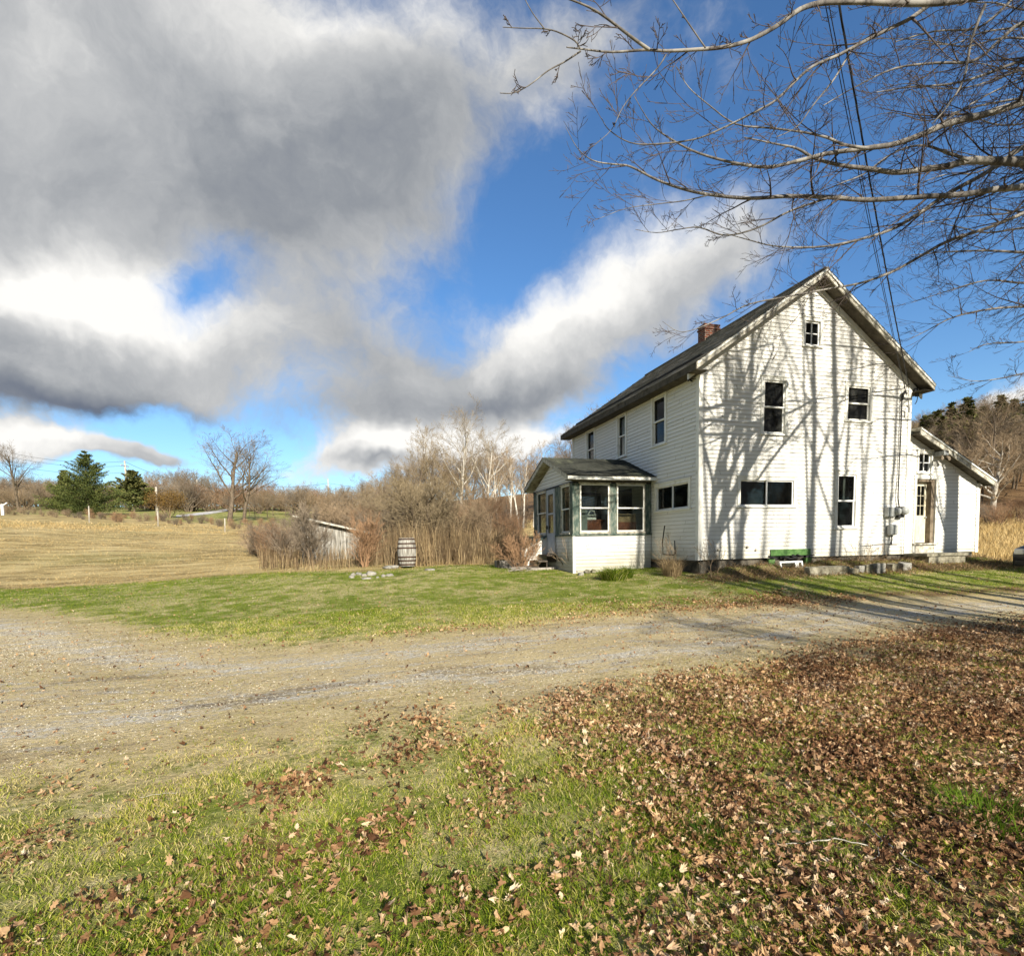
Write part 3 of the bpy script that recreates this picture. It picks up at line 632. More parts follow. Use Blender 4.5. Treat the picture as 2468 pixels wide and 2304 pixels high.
def window(w, frame, kind='double', glass=None, trim=None, cas=.10, parent=house, curtain=None, label=None, sash=None, rec=.05, sw=.045):
    """kind: double, slider, four, six. part window = casing; sub-parts sash, pane"""
    trim = trim or TRIM; sash = sash or VINYL; glass = glass or GLASS
    u0, u1, z0, z1 = w; B = MB()
    def bx(mb, a, b, c, d, o0, o1):
        p = [frame(a, c, o0), frame(b, c, o0), frame(b, c, o1), frame(a, c, o1), frame(a, d, o0), frame(b, d, o0), frame(b, d, o1), frame(a, d, o1)]
        mb.hexa(p)
    o = .034
    bx(B, u0-cas, u0, z0-.02, z1+cas, -rec-.03, o); bx(B, u1, u1+cas, z0-.02, z1+cas, -rec-.03, o)
    bx(B, u0, u1, z1, z1+cas, -rec-.03, o-.002); bx(B, u0-cas-.03, u1+cas+.03, z1+cas, z1+cas+.03, -.01, o+.022)
    bx(B, u0-cas-.02, u1+cas+.02, z0-.06, z0-.02, -rec-.03, o+.03); bx(B, u0, u1, z0-.02, z0, -rec-.03, .0)
    wo = B.build('window', trim, parent, label=label)
    S = MB(); s = sw
    def rect(a, b, c, d, o0, o1, s=s):
        bx(S, a, a+s, c, d, o0, o1); bx(S, b-s, b, c, d, o0, o1); bx(S, a+s, b-s, c, c+s, o0, o1); bx(S, a+s, b-s, d-s, d, o0, o1)
    zm = (z0+z1)/2; um = (u0+u1)/2; e = .004
    if kind == 'double':
        rect(u0+e, u1-e, z0+e, zm+.02, -rec, -rec+.025); rect(u0+e, u1-e, zm-.02, z1-e, -rec+.027, -rec+.05)
    elif kind == 'slider':
        rect(u0+e, um+.02, z0+e, z1-e, -rec, -rec+.025, .03); rect(um-.02, u1-e, z0+e, z1-e, -rec+.027, -rec+.05, .03)
    elif kind in ('four', 'six'):
        rect(u0+e, u1-e, z0+e, z1-e, -rec, -rec+.03, .04)
        bx(S, um-.012, um+.012, z0+.044, z1-.044, -rec, -rec+.027)
        for q in ((.5,) if kind == 'four' else (1/3, 2/3)):
            zz = z0+(z1-z0)*q; bx(S, u0+.044, um-.012, zz-.012, zz+.012, -rec, -rec+.027); bx(S, um+.012, u1-.044, zz-.012, zz+.012, -rec, -rec+.027)
    S.build('sash', sash, wo)
    Pn = MB(); bx(Pn, u0+.02, u1-.02, z0+.02, z1-.02, -rec-.012, -rec-.006); Pn.build('pane', glass, wo)
    if curtain:
        for (a, b, c, d) in curtain:
            V = []; F = []; nn = 14
            for i in range(nn+1):
                u = a+(b-a)*i/nn; oo = -rec-.09-.02*math.sin(i*1.9)
                V += [frame(u, c, oo), frame(u, d, oo)]
            F = [(2*i, 2*i+2, 2*i+3, 2*i+1) for i in range(nn)]
            link('curtain', raw_mesh('curtain', np.array(V), [np.array(F)], CURT), wo)
    return wo
window(WG['UL'], gf, glass=SCREEN, sash=TRIM, label='tall upstairs window left of centre'); window(WG['UR'], gf, glass=SCREEN, sash=TRIM, label='shorter upstairs window on the right')
window(WG['AT'], gf, 'four', cas=.09, label='small four-pane attic window'); window(WG['SG'], gf, 'slider', label='wide sliding window'); window(WG['LW'], gf, curtain=[(5.16, 5.24, 1.7, 2.4)], label='tall ground floor window')
window(WL['A'], lf_, glass=SCREEN, sash=TRIM); window(WL['B'], lf_, curtain=[(4.2, 4.69, 3.6, 4.9)], sash=TRIM); window(WL['C'], lf_, glass=SCREEN, sash=TRIM); window(WL['SL'], lf_, 'slider', curtain=[(.55, .75, 1.5, 2.18)])
window(SW, gf, 'four', cas=.07, label='small four-pane window above the lean-to door')
# lean-to door in a deep jamb
dr = MB(); rec = .17
for a, b, c, d, o0, o1 in ((D0+.02, D0+.16, DZ0, DZ1-.12, 0, 0), ):
    pass
dr.box(D0+.01, D0+.11, rec, rec+.045, DZ0+.02, DZ1-.1); dr.box(D1-.22, D1-.13, rec, rec+.045, DZ0+.02, DZ1-.1)
dr.box(D0+.11, D1-.22, rec, rec+.045, DZ1-.22, DZ1-.1); dr.box(D0+.11, D1-.22, rec, rec+.045, DZ0+.02, 1.22); dr.box(D0+.14, D1-.25, rec-.012, rec, DZ0+.12, 1.1)
door = dr.build('door', DOORM, house, label='cream back door with nine small panes')
gl = MB().box(D0+.11, D1-.22, rec+.02, rec+.026, 1.22, DZ1-.22).build('pane', GLASS, door)
mu = MB(); gx0, gx1, gz0, gz1 = D0+.11, D1-.22, 1.22, DZ1-.22
for i in (1, 2): x = gx0+(gx1-gx0)*i/3*1.0; 
for q in (.36, .68): x = gx0+(gx1-gx0)*q; mu.box(x-.009, x+.009, rec+.0, rec+.019, gz0, gz1)
for q in (1/3, 2/3): z = gz0+(gz1-gz0)*q; mu.box(gx0, gx1, rec-.002, rec-.0005, z-.009, z+.009)
mu.build('muntins', DOORM, door)
MB().tube([(D1-.18, rec-.0, 1.16), (D1-.18, rec-.05, 1.16)], [.012, .028], 10).build('handle', METAL, door)
MB().box(D1-.13, D1, .02, rec+.05, DZ0, DZ1-.1).box(D0, D1, .02, rec+.05, DZ1-.1, DZ1).box(D0-.0, D0+.01, .02, rec+.05, DZ0, DZ1-.1).build('door_jamb', JAMB, house)
MB().box(D0-.09, D0, -.036, .02, .05, DZ1+.09).box(D1, D1+.09, -.036, .02, .05, DZ1+.09).box(D0, D1, -.036, .02, DZ1, DZ1+.09).build('door_casing', TRIM, house)
MB().box(D0-.1, D1+.1, -.09, .2, .28, DZ0).box(D0, D1, -.02, .1, .0, .28).build('door_sill', TRIMD, house)
MB().box(D0-.45, D1+.55, -.75, -.04, -.06, .02).box(D0-.3, D1+.4, -.7, -.1, -.5, -.06).build('back_step', CONC, house)
# lean-to roof
lr = MB().hexa(slab(WX+.04, LT+.26, lambda x: lz(x)+.16, -.34, 7.3, .05)).build('lean_to_roof', TRIMD, house)
shingle_slab('shingles', LT+.29, WX+.04, lambda x: lz(x)+.16, -.36, 7.32, SHING, lr)
MB().hexa(slab(WX+.04, LT+.26, lambda x: lz(x)+.16, -.34, -.305, .16, -.052)).build('rake_board', TRIMD, lr)
MB().hexa(slab(WX+.04, LT+.26, lambda x: lz(x)+.16, -.365, -.34, .05, -.02)).build('rake_moulding', TRIM, lr)
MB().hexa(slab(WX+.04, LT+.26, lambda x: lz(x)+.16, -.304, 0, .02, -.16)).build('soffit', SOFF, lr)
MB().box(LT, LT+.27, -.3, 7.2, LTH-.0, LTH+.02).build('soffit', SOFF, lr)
# floodlight with two heads under the lean-to eave
fl = MB().box(8.58, 8.78, -.34, -.04, 3.07, 3.2).build('floodlight', METAL, house)
for s in (-.09, .09):
    MB().lathe([(.02, 0), (.035, .04), (.06, .12), (.062, .14)], k=12).xf(lambda p, s=s: np.array([8.68+s+p[0]+p[2]*(.4 if s > 0 else -.4), -.25-p[2]*.6, 3.06-p[2]*.7+p[1]])).build('lamp_head', JAMB, fl)
# electric meters, boxes, conduit and service cables on the wall by the corner
MB().box(6.60, 6.92, -.16, -.035, 1.17, 1.46).build('meter_box', METAL, house, bevel=.01)
MB().lathe([(.11, 0), (.11, .05), (.095, .13), (.05, .15)], k=20).xf(lambda p: np.array([6.98+p[0], -.10-p[2], 1.33+p[1]])).build('electric_meter', METAL, house, smooth=True)
MB().box(7.06, 7.3, -.13, -.035, 1.14, 1.48).build('meter_box', BLACK, house)
MB().lathe([(.12, 0), (.12, .05), (.10, .13), (.05, .15)], k=20).xf(lambda p: np.array([7.25+p[0], -.13-p[2], 1.34+p[1]])).build('electric_meter', METAL, house, smooth=True)
MB().box(6.70, 7.04, -.17, -.035, .60, .93).build('cable_box', METAL, house, bevel=.05)
MB().tube([(6.9, -.06, .6), (6.9, -.07, .48), (6.92, -.05, .42), (6.9, -.05, .3)], .02, 6).build('cable', BLACK, house)
MB().tube([(7.14, -.06, 4.82), (7.13, -.07, 3.7), (7.12, -.06, 2.9), (7.10, -.07, 2.2), (7.08, -.08, 1.75), (7.13, -.09, 1.48)], .018, 6).build('cable', BLACK, house, smooth=True)
MB().tube([(7.14, -.07, 4.72), (7.14, -.09, 4.9), (7.20, -.12, 4.97), (7.28, -.10, 4.93)], [.03, .04, .045, .03], 8).build('weather_head', BLACK, house, smooth=True)
MB().tube([(6.75, -.06, 1.17), (6.8, -.07, 1.08), (7.1, -.07, 1.07), (7.32, -.06, 1.1), (7.33, -.06, 0)], .010, 6).build('cable', METAL, house)
MB().tube([(5.6, -.05, .42), (5.65, -.06, .30), (5.9, -.05, .29), (6.5, -.06, .33), (7.2, -.05, .31)], .008, 5).build('cable', BLACK, house)
for q in ([(7.30, -.05, 5.16), (7.30, -.14, 5.17), (7.30, -.16, 5.2)], [(7.36, -.05, 4.55), (7.36, -.13, 4.5), (7.36, -.13, 4.35)], [(7.2, -.05, 4.4), (7.2, -.12, 4.36), (7.2, -.12, 4.2)]): MB().tube(q, .014, 6).build('cable_hook', BLACK, house)
MB().tube([(7.62+.14*math.cos(a)*.9, -.09, 4.93+.3*math.sin(a)) for a in np.linspace(-1.4, 1.6, 12)], .012, 6).box(7.66, 7.74, -.14, -.06, 4.86, 5.0).box(7.60, 7.66, -.12, -.05, 5.02, 5.1).build('insulator', BLACK, house)
for (x, z) in ((.62, .28), (1.58, .33), (1.88, .25)):
    MB().lathe([(.04, 0), (.04, .03), (.02, .05)], k=10).xf(lambda p, x=x, z=z: np.array([x+p[0], -.02-p[2], z+p[1]])).build('vent_cap', TRIMD, house)
MB().tube([(-.03, .12, 4.95), (-.09, .14, 4.95), (-.09, .42, 4.97), (-.03, .44, 4.97)], .012, 6).tube([(-.03, .28, 4.92), (-.12, .28, 4.96)], .02, 6).build('wire_bracket', BLACK, house)
# basement hatch: green frame with junk in it
MB().box(2.38, 3.80, -.05, .03, .06, .245).build('basement_lintel', GREENB, house)
MB().box(2.3, 2.52, -.06, .03, -.30, -.02).build('basement_frame', GREENB, house); MB().box(3.62, 3.84, -.06, .03, -.32, -.02).build('basement_frame', GREENB, house)
MB().box(2.52, 3.62, .2, .24, -.4, .06).build('basement_opening', BLACK, house)

# ---- enclosed porch
PA, PB, PW, PT, PS, PZ = 2.47, 6.19, -2.70, 2.42, .80, -.40
PD0, PD1 = 3.92, 4.72                   # storm door on the end wall (facing -x)
pf = lambda u, z, o: (u, PA-o, z)
pl_ = lambda u, z, o: (PW-o, u, z)
siding('porch_wall', pf, PZ-.1, lambda z: PW+.05, lambda z: -.03, PS-.05, [], parent=house)
siding('porch_end_wall', pl_, PZ-.1, lambda z: PA+.05, lambda z: PB, PS-.05, [(PD0, PD1, .2, 2)], parent=house)
siding('porch_rear_wall', lambda u, z, o: (u, PB+o, z), PZ-.1, lambda z: PW, lambda z: -.03, PS-.05, [], parent=house)
prz = lambda y: 3.40-.39*abs(y-4.33)
siding('porch_gable', pl_, PT-.0, lambda z: PA+.02+(z-PT)/.39 if z > PT+.0 else PA+.02, lambda z: PB-.02-(z-PT)/.39 if z > PT else PB, 3.18, [], parent=house)
MB().box(PW, -.04, PA, PB, -.02, .18).build('porch_floor', GREYW, house)
MB().box(PW-.03, PW, PA-.03, PA+.05, PZ-.1, PS-.05).box(PW, PW+.05, PA-.03, PA-.0, PZ-.1, PS-.05).build('corner_board', TRIM, house)
# sills, posts, headers (peeling green)
for q in ((PW-.06, -.03, PA-.06, PA+.06), (PW-.06, PW+.06, PA+.06, PD0), (PW-.06, PW+.06, PD1, PB+.04), (PW+.06, -.03, PB-.06, PB+.06)): MB().box(*q, PS-.05, PS).build('porch_sill', GREENW, house)
for bx in ((PW-.02, PW+.21, PA-.02, PA+.12), (-1.47, -1.24, PA-.02, PA+.1), (-.25, -.03, PA-.02, PA+.1), (PW-.02, PW+.1, PA+.121, PA+.2), (PW-.02, PW+.1, 3.42, PD0-.0), (PW-.02, PW+.1, PD1, 4.83), (PW-.02, PW+.1, 5.82, PB+.02), (PW+.1, PW+.2, PB-.1, PB+.02), (-1.45, -1.25, PB-.1, PB+.02), (-.2, -.03, PB-.1, PB+.02)):
    MB().box(bx[0], bx[1], bx[2], bx[3], PS, PT-.07).build('porch_post', GREENW, house)
MB().box(PW-.025, -.03, PA-.025, PA+.1, PT-.07, PT).box(PW-.025, PW+.1, PA+.1, PB+.02, PT-.07, PT).box(PW+.1, -.03, PB-.08, PB+.02, PT-.07, PT).build('porch_header', BLACK, house)
def pwin(u0, u1, frame, z0=PS+.0, z1=PT-.07):
    o = window((u0+.02, u1-.02, z0+.07, z1-.02), frame, 'double', parent=house, cas=.02, trim=TRIMD, sash=TRIM, rec=.03, sw=.032)
    return o
pwin(PW+.21, -1.47, pf); pwin(-1.24, -.25, pf); pwin(PA+.2, 3.42, pl_); pwin(4.83, 5.82, pl_)
for a, b in ((PW+.2, -1.45), (-1.25, -.2)): pwin(a, b, lambda u, z, o: (u, PB+o, z))
# header board and fascia
MB().box(PW-.03, -.03, PA-.03, PA+.08, PT, PT+.15).build('porch_header', TRIMD, house)
pr = MB()
X0, X1 = -2.99, -.02
for ya, yb in ((2.17, 4.33), (4.33, 6.49)):
    pr.hexa([(X0, ya, prz(ya)-.04), (X1, ya, prz(ya)-.04), (X1, yb, prz(yb)-.04), (X0, yb, prz(yb)-.04), (X0, ya, prz(ya)), (X1, ya, prz(ya)), (X1, yb, prz(yb)), (X0, yb, prz(yb))])
pr = pr.build('porch_roof', TRIMD, house)
def porch_shingles(ye):
    V = []; F = []; n = 15
    for i in range(n):
        a = ye+(4.33-ye)*i/n; b = ye+(4.33-ye)*(i+1)/n; xs = np.linspace(X0-.02, X1, 11)+np.r_[0, rng.uniform(-.1, .1, 9), 0]
        for xa, xb in zip(xs[:-1], xs[1:]):
            l = .012*random.uniform(.5, 1.5); m = len(V)
            V += [(xa, a, prz(a)+.005), (xb, a, prz(a)+.005), (xa, a, prz(a)+.005+l), (xb, a, prz(a)+.005+l), (xb, b, prz(b)+.007), (xa, b, prz(b)+.007)]
            F += [(m, m+1, m+3, m+2), (m+2, m+3, m+4, m+5)]
    link('shingles', raw_mesh('shingles', np.array(V), [np.array(F)], SHINGD), pr)
porch_shingles(2.14); porch_shingles(6.52)
MB().box(X0, X1, 2.13, 2.165, prz(2.17)-.13, prz(2.17)-.035).build('eave_fascia', TRIM, pr); MB().box(X0, X1, 6.5, 6.53, prz(6.49)-.13, prz(6.49)-.035).build('eave_fascia', TRIM, pr)
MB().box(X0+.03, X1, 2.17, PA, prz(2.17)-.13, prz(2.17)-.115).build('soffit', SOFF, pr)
for ya, yb in ((2.17, 4.33), (4.33, 6.49)):
    MB().hexa([(X0, ya, prz(ya)-.14), (X0+.03, ya, prz(ya)-.14), (X0+.03, yb, prz(yb)-.14), (X0, yb, prz(yb)-.14), (X0, ya, prz(ya)-.041), (X0+.03, ya, prz(ya)-.041), (X0+.03, yb, prz(yb)-.041), (X0, yb, prz(yb)-.041)]).build('rake_board', TRIMD, pr)
# storm door
sd = MB()
y0, y1, z0, z1 = PD0+.01, PD1-.01, .2, PT-.08
sd.box(PW-.05, PW-.015, y0, y0+.13, z0, z1).box(PW-.05, PW-.015, y1-.13, y1, z0, z1).box(PW-.05, PW-.015, y0+.13, y1-.13, z0, .88).box(PW-.05, PW-.015, y0+.13, y1-.13, 1.5, 1.56).box(PW-.05, PW-.015, y0+.13, y1-.13, z1-.16, z1)
sd = sd.build('storm_door', GREYDOOR, house, label='grey-white storm door of the porch')
MB().box(PW-.035, PW-.03, y0+.13, y1-.13, .88, z1-.16).build('pane', GLASS, sd)
MB().box(PW-.10, PW-.05, y1-.1, y1-.05, 1.02, 1.14).build('handle', BLACK, sd)
# steps with a low closed rail wall on the far side
for i, (zt, xa, xb) in enumerate(((.16, PW-.34, PW-.03), (-.03, PW-.64, PW-.34), (-.22, PW-.95, PW-.64))):
    MB().box(xa-.03, xb, 3.86, 4.74, zt-.05, zt).box(xb-.03, xb, 3.9, 4.7, zt-.25, zt-.05).build('step', DARKW, house)
MB().box(PW-.95, PW-.03, 3.8, 3.86, -.5, -.26).build('step_stringer', GREYW, house)
MB().prism([(PW-.03, 4.76, -.45), (PW-.95, 4.76, -.45), (PW-.95, 4.76, .30), (PW-.03, 4.76, .74)], (0, .05, 0)).build('rail_wall', TRIM, house)
MB().bar((PW-1.05, 4.79, .31), (PW-.0, 4.79, .80), .2, .04).build('handrail', GREENW, house)
MB().box(PW-1.0, PW-.88, 4.72, 4.84, -.5, .28).build('rail_post', GREYW, house)
# things standing in the porch
t = thing('dresser', 'red-brown wooden dresser behind the porch windows', 'dresser', (-1.6, 3.1, .18))
MB().box(-.55, .35, -.2, .25, 0, 1.04).build('case', REDWOOD, t); MB().box(-.6, .4, -.23, .27, 1.04, 1.08).build('top', REDWOOD, t)
for k in range(3): MB().box(-.50, .3, -.215, -.2, .08+k*.28, .32+k*.28).build('drawer', REDWOOD, t)
t = thing('wooden_chest', 'tan wooden chest with a hoop handle behind the right porch window', 'chest', (-.75, 3.1, .18))
MB().box(-.45, .45, -.2, .25, 0, 1.0).build('case', REDWOOD, t); MB().box(-.44, .44, -.19, .25, 1.0, 1.26).build('upper_case', mottled('tan_wood', [(.3, (.25, .15, .08)), (.6, (.40, .27, .15))], 6), t)
MB().tube([(.0+.28*math.cos(a), 0, 1.26+.3*math.sin(a)) for a in np.linspace(0, math.pi, 12)], .018, 6).build('handle', DARKW, t)
tag(MB().box(-.16, .14, -.1, .1, 0, .16).tube([(-.1, 0, .16), (.0, .02, .3), (.1, -.03, .28), (.17, 0, .12)], .02, 6).build('white_basin', TRIM, None, loc=(-1.85, 3.05, 1.26)), 'white basin and cords on the dresser in the porch', 'basin')
t = thing('refrigerator', 'pale green-grey cabinet behind the left porch window', 'cabinet', (-2.25, 3.1, .18))
MB().box(-.28, .17, -.3, .3, 0, 1.4).build('body', mottled('cabinet_paint', [(.3, (.17, .19, .17)), (.6, (.24, .26, .24))], 2, .6, 0), t)

# ------------------------------------------------------------------ branching
def vadd(a, b, s=1.0): return (a[0]+b[0]*s, a[1]+b[1]*s, a[2]+b[2]*s)
def vnorm(a):
    l = math.sqrt(a[0]*a[0]+a[1]*a[1]+a[2]*a[2])+1e-9; return (a[0]/l, a[1]/l, a[2]/l)
def rdev(d, ang, rn, flat=0.0):
    """turn direction d by ang about a random axis"""
    while True:
        q = (rn.uniform(-1, 1), rn.uniform(-1, 1), rn.uniform(-1, 1)*(1-flat))
        c = (d[1]*q[2]-d[2]*q[1], d[2]*q[0]-d[0]*q[2], d[0]*q[1]-d[1]*q[0])
        if c[0]**2+c[1]**2+c[2]**2 > .02: break
    c = vnorm(c); k = math.cos(ang); s = math.sin(ang)
    x = (d[1]*c[2]-d[2]*c[1], d[2]*c[0]-d[0]*c[2], d[0]*c[1]-d[1]*c[0])
    return vnorm((d[0]*k+x[0]*s, d[1]*k+x[1]*s, d[2]*k+x[2]*s))
def grow(out, p, d, L, r, lev, prm, rn):
    """append (points, radii, level)"""
    q = prm[lev]; n = q['n']; pts = [p]; rad = [r]; dirs = [d]; seg = L/n
    for i in range(n):
        d = vnorm((d[0]+rn.gauss(0, q['wob']), d[1]+rn.gauss(0, q['wob']), d[2]+rn.gauss(0, q['wob'])+q['up']))
        p = vadd(p, d, seg); pts.append(p); rad.append(max(r*(1-(i+1)/n*q['taper']), q.get('rmin', .003))); dirs.append(d)
    out.append((pts, rad, lev))
    if lev+1 >= len(prm): return
    c = q['kids']; st = q['start']
    for j in range(c):
        f = st+(1-st)*(j+rn.random())/c; x = f*n; i = min(int(x), n-1); t = x-i
        a = pts[i]; b = pts[i+1]; pp = (a[0]+(b[0]-a[0])*t, a[1]+(b[1]-a[1])*t, a[2]+(b[2]-a[2])*t)
        rr = rad[i]*(1-t)+rad[i+1]*t
        ang = rn.uniform(*q['ang']); LL = L*rn.uniform(*q['len'])*(1-q.get('fall', .45)*(f-st)/(1-st+1e-6))
        grow(out, pp, rdev(dirs[i], ang, rn, q.get('flat', 0)), LL, rr*q.get('rr', .62), lev+1, prm, rn)
def lv(n, wob, up, taper, kids=0, start=.3, ang=(.5, .9), len=(.5, .7), **k): return dict(n=n, wob=wob, up=up, taper=taper, kids=kids, start=start, ang=ang, len=len, **k)
def split_mesh(out, thick_levels, name_t, name_c, mt, mc, root, rn, label=None):
    tr = [(p, r, 7 if l == 0 else 5, rn.random()) for p, r, l in out if l in thick_levels]
    cr = [(p, r, 3, rn.random()) for p, r, l in out if l not in thick_levels]
    a = link(name_t, polys_mesh(name_t, tr, mt), root); b = link(name_c, polys_mesh(name_c, cr, mc, False), root) if cr else None
    return root
def bare_tree(name, label, cat, loc, height, prm, seed, r0, mt=BARKG, mc=TWIGF, stems=1, lean=.0, thick=(0, 1), group=None, rz=0, spread=.3):
    """a leafless tree, modelled `height` units high"""
    rn = random.Random(seed); root = thing(name, label, cat, loc, rz, group); out = []
    for s in range(stems):
        a = s*6.283/max(stems, 1)+rn.random(); k = spread if stems > 1 else lean
        d = vnorm((math.cos(a)*k, math.sin(a)*k, 1)); off = .0 if stems == 1 else r0*1.2
        grow(out, (math.cos(a)*off, math.sin(a)*off, -.15), d, height*(prm[0].get('trunk', .75))*rn.uniform(.92, 1.08 if stems > 1 else 1), r0, 0, prm, rn)
    top = max(q[2] for p, _, _ in out for q in p); s = height/top
    out = [([(x*s**.5, y*s**.5, z*s) for x, y, z in p], r, l) for p, r, l in out]
    return split_mesh(out, thick, 'trunk', 'crown', mt, mc, root, rn)

TWIGD = bark('dark_twig', (.10, .08, .06), (.30, .24, .175), 2)
VASE = [lv(9, .05, .02, .72, 12, .30, (.5, .95), (.5, .75), rr=.62, fall=.45, trunk=.8), lv(7, .10, .07, .85, 8, .2, (.4, .8), (.40, .62), rr=.58), lv(5, .14, .05, .85, 7, .15, (.4, .9), (.4, .65), rr=.6), lv(4, .16, .05, .8, 5, .15, (.4, .9), (.45, .75), rr=.65, rmin=.005), lv(2, .15, .05, .7, rmin=.0035)]
SPARSE = [lv(9, .05, .02, .75, 11, .32, (.5, .9), (.45, .7), rr=.6, fall=.4, trunk=.85), lv(6, .10, .08, .85, 7, .2, (.4, .8), (.4, .6), rr=.58), lv(4, .14, .06, .85, 6, .15, (.4, .9), (.4, .65), rr=.6), lv(3, .16, .05, .8, 4, .15, (.4, .9), (.45, .8), rr=.7, rmin=.008), lv(2, .15, .05, .7, rmin=.007)]
BIRCH = [lv(9, .035, .02, .85, 16, .35, (.35, .7), (.22, .36), rr=.5, fall=.5, trunk=.95), lv(4, .08, .10, .85, 7, .2, (.4, .8), (.4, .6), rr=.6), lv(3, .14, .06, .8, 4, .15, (.4, .8), (.5, .8), rr=.7, rmin=.008), lv(2, .12, .05, .7, rmin=.007)]
BUSH = [lv(6, .10, .05, .8, 7, .12, (.3, .65), (.5, .75), rr=.6, trunk=.7), lv(5, .12, .10, .85, 6, .15, (.35, .7), (.45, .7), rr=.6), lv(3, .12, .10, .8, 4, .15, (.35, .8), (.5, .8), rr=.65, rmin=.005), lv(2, .12, .1, .7, rmin=.004)]

def conifer(name, label, loc, height, width, seed, nm=NEEDLE, layers=26, per=9, dens=1.0, gap=0.0, group=None, base=.08, ts=.22):
    """trunk, boughs in whorls, and thousands of small needle sprays hung along them"""
    rn = np.random.default_rng(seed); rr = random.Random(seed); root = thing(name, label, 'tree', loc, 0, group)
    tr = [([(0, 0, -.2), (0.03*height*.1, 0, height*.5), (0, 0, height*.98)], [height*.02, height*.013, .02], 7, .5)]
    C = []; Dn = []; S = []; T = []
    for i in range(layers):
        f = base+(1-base)*(i+.5*rr.random())/layers; z = height*f
        prof = (1-f)**.92*(1+.30*rr.uniform(-1, 1))
        for j in range(per):
            if rr.random() < gap: continue
            a = rr.random()*6.283; L = width*.5*prof*rr.uniform(.7, 1.12)+.15; drop = -.10-.25*(1-f)
            pts = [(0, 0, z)]; n = 5
            for k in range(1, n+1):
                t_ = k/n; pts.append((math.cos(a)*L*t_, math.sin(a)*L*t_, z+L*(drop*t_+.38*t_*t_)*1.0+L*.12*t_))
            tr.append((pts, [max(.012*height*.1*(1-k/n)+.006, .006) for k in range(n+1)], 3, .5))
            m = int((10+26*L)*dens)
            tt = rn.uniform(.12, 1.03, m); k = np.clip(tt*n, 0, n-1e-3); ki = k.astype(int); P = np.array(pts)
            base_p = P[ki]+(P[ki+1]-P[ki])*(k-ki)[:, None]
            sp = .11*L*(1.25-tt)+.05
            C.append(base_p+rn.normal(0, 1, (m, 3))*sp[:, None]*np.array([1, 1, .45]))
            q = np.array([math.cos(a), math.sin(a), .15])+rn.normal(0, .55, (m, 3)); Dn.append(q)
            S.append(rn.uniform(.6, 1.3, m)*ts); T.append(np.clip(rn.normal(.45, .2, m)+.25*(tt-.6)+.1*rr.uniform(-1, 1), 0, 1))
    link('trunk', polys_mesh('trunk', tr, BARKG), root)
    C = np.concatenate(C); Dn = np.concatenate(Dn); S = np.concatenate(S); T = np.concatenate(T); m = len(C)
    Dn /= np.linalg.norm(Dn, axis=1, keepdims=True); Wd = np.cross(Dn, rn.normal(0, 1, (m, 3))*np.array([.5, .5, 1])); Wd /= np.linalg.norm(Wd, axis=1, keepdims=True)+1e-9
    V = np.stack([C-Dn*S[:, None]*.5, C+Wd*S[:, None]*.22, C+Dn*S[:, None]*.6, C-Wd*S[:, None]*.22], 1).reshape(-1, 3)
    link('crown', raw_mesh('crown', V, [np.arange(4*m).reshape(m, 4)], nm, {'tint': np.repeat(T, 4)}), root)
    return root

# ------------------------------------------------------------------ the big maples right of the camera: traced limbs, grown twigs
def z7(x, y, dep):                       # a point of the close view of the branches, at its own distance
    return tuple(float(q) for q in CAM+dirpx(966.7+x*.5138, y*.5138)*dep)
def smooth_path(pts, rad, sub=4):
    P = np.array(pts); n = len(P); R0 = np.array(rad); o = []; r = []
    for i in range(n-1):
        p0, p1, p2, p3 = P[max(i-1, 0)], P[i], P[i+1], P[min(i+2, n-1)]
        for k in range(sub):
            t = k/sub; o.append(.5*((2*p1)+(-p0+p2)*t+(2*p0-5*p1+4*p2-p3)*t*t+(-p0+3*p1-3*p2+p3)*t**3)); r.append(R0[i]*(1-t)+R0[i+1]*t)
    o.append(P[-1]); r.append(R0[-1]); return [tuple(map(float, q)) for q in o], r
TW1 = [lv(6, .07, .02, .85, 5, .10, (.5, .85), (.35, .65), rr=.62, flat=.45, rmin=.0038), lv(4, .08, .06, .8, 3, .15, (.45, .8), (.35, .65), rr=.68, flat=.3, rmin=.0034), lv(3, .08, .09, .4, rmin=.0031)]
def dress(out, path, rad, rn, every=.22, L0=1.3, start=.0, prm=TW1, side=None):
    """side branches alternating along a limb"""
    acc = 0.0; tot = sum(math.dist(path[i], path[i+1]) for i in range(len(path)-1)); run = 0
    for i in range(len(path)-1):
        sl_ = math.dist(path[i], path[i+1]); run += sl_; acc += sl_
        if run/tot < start: continue
        while acc > every:
            acc -= every*rn.uniform(.7, 1.4)
            d = vnorm(tuple(path[i+1][k]-path[i][k] for k in range(3)))
            f = run/tot; dd = rdev(d, rn.uniform(.45, 1.05), rn, .35)
            L = L0*rn.uniform(.3, 1.6)*(1.1-.6*f)
            t = rn.random(); p = tuple(path[i][k]*(1-t)+path[i+1][k]*t for k in range(3))
            grow(out, p, dd, L, max(min(rad[i]*.6, .005+L*.011), .0045), 0, prm, rn)
rn = random.Random(5)
MT = (1.3, -9.4)                          # foot of the overhanging maple
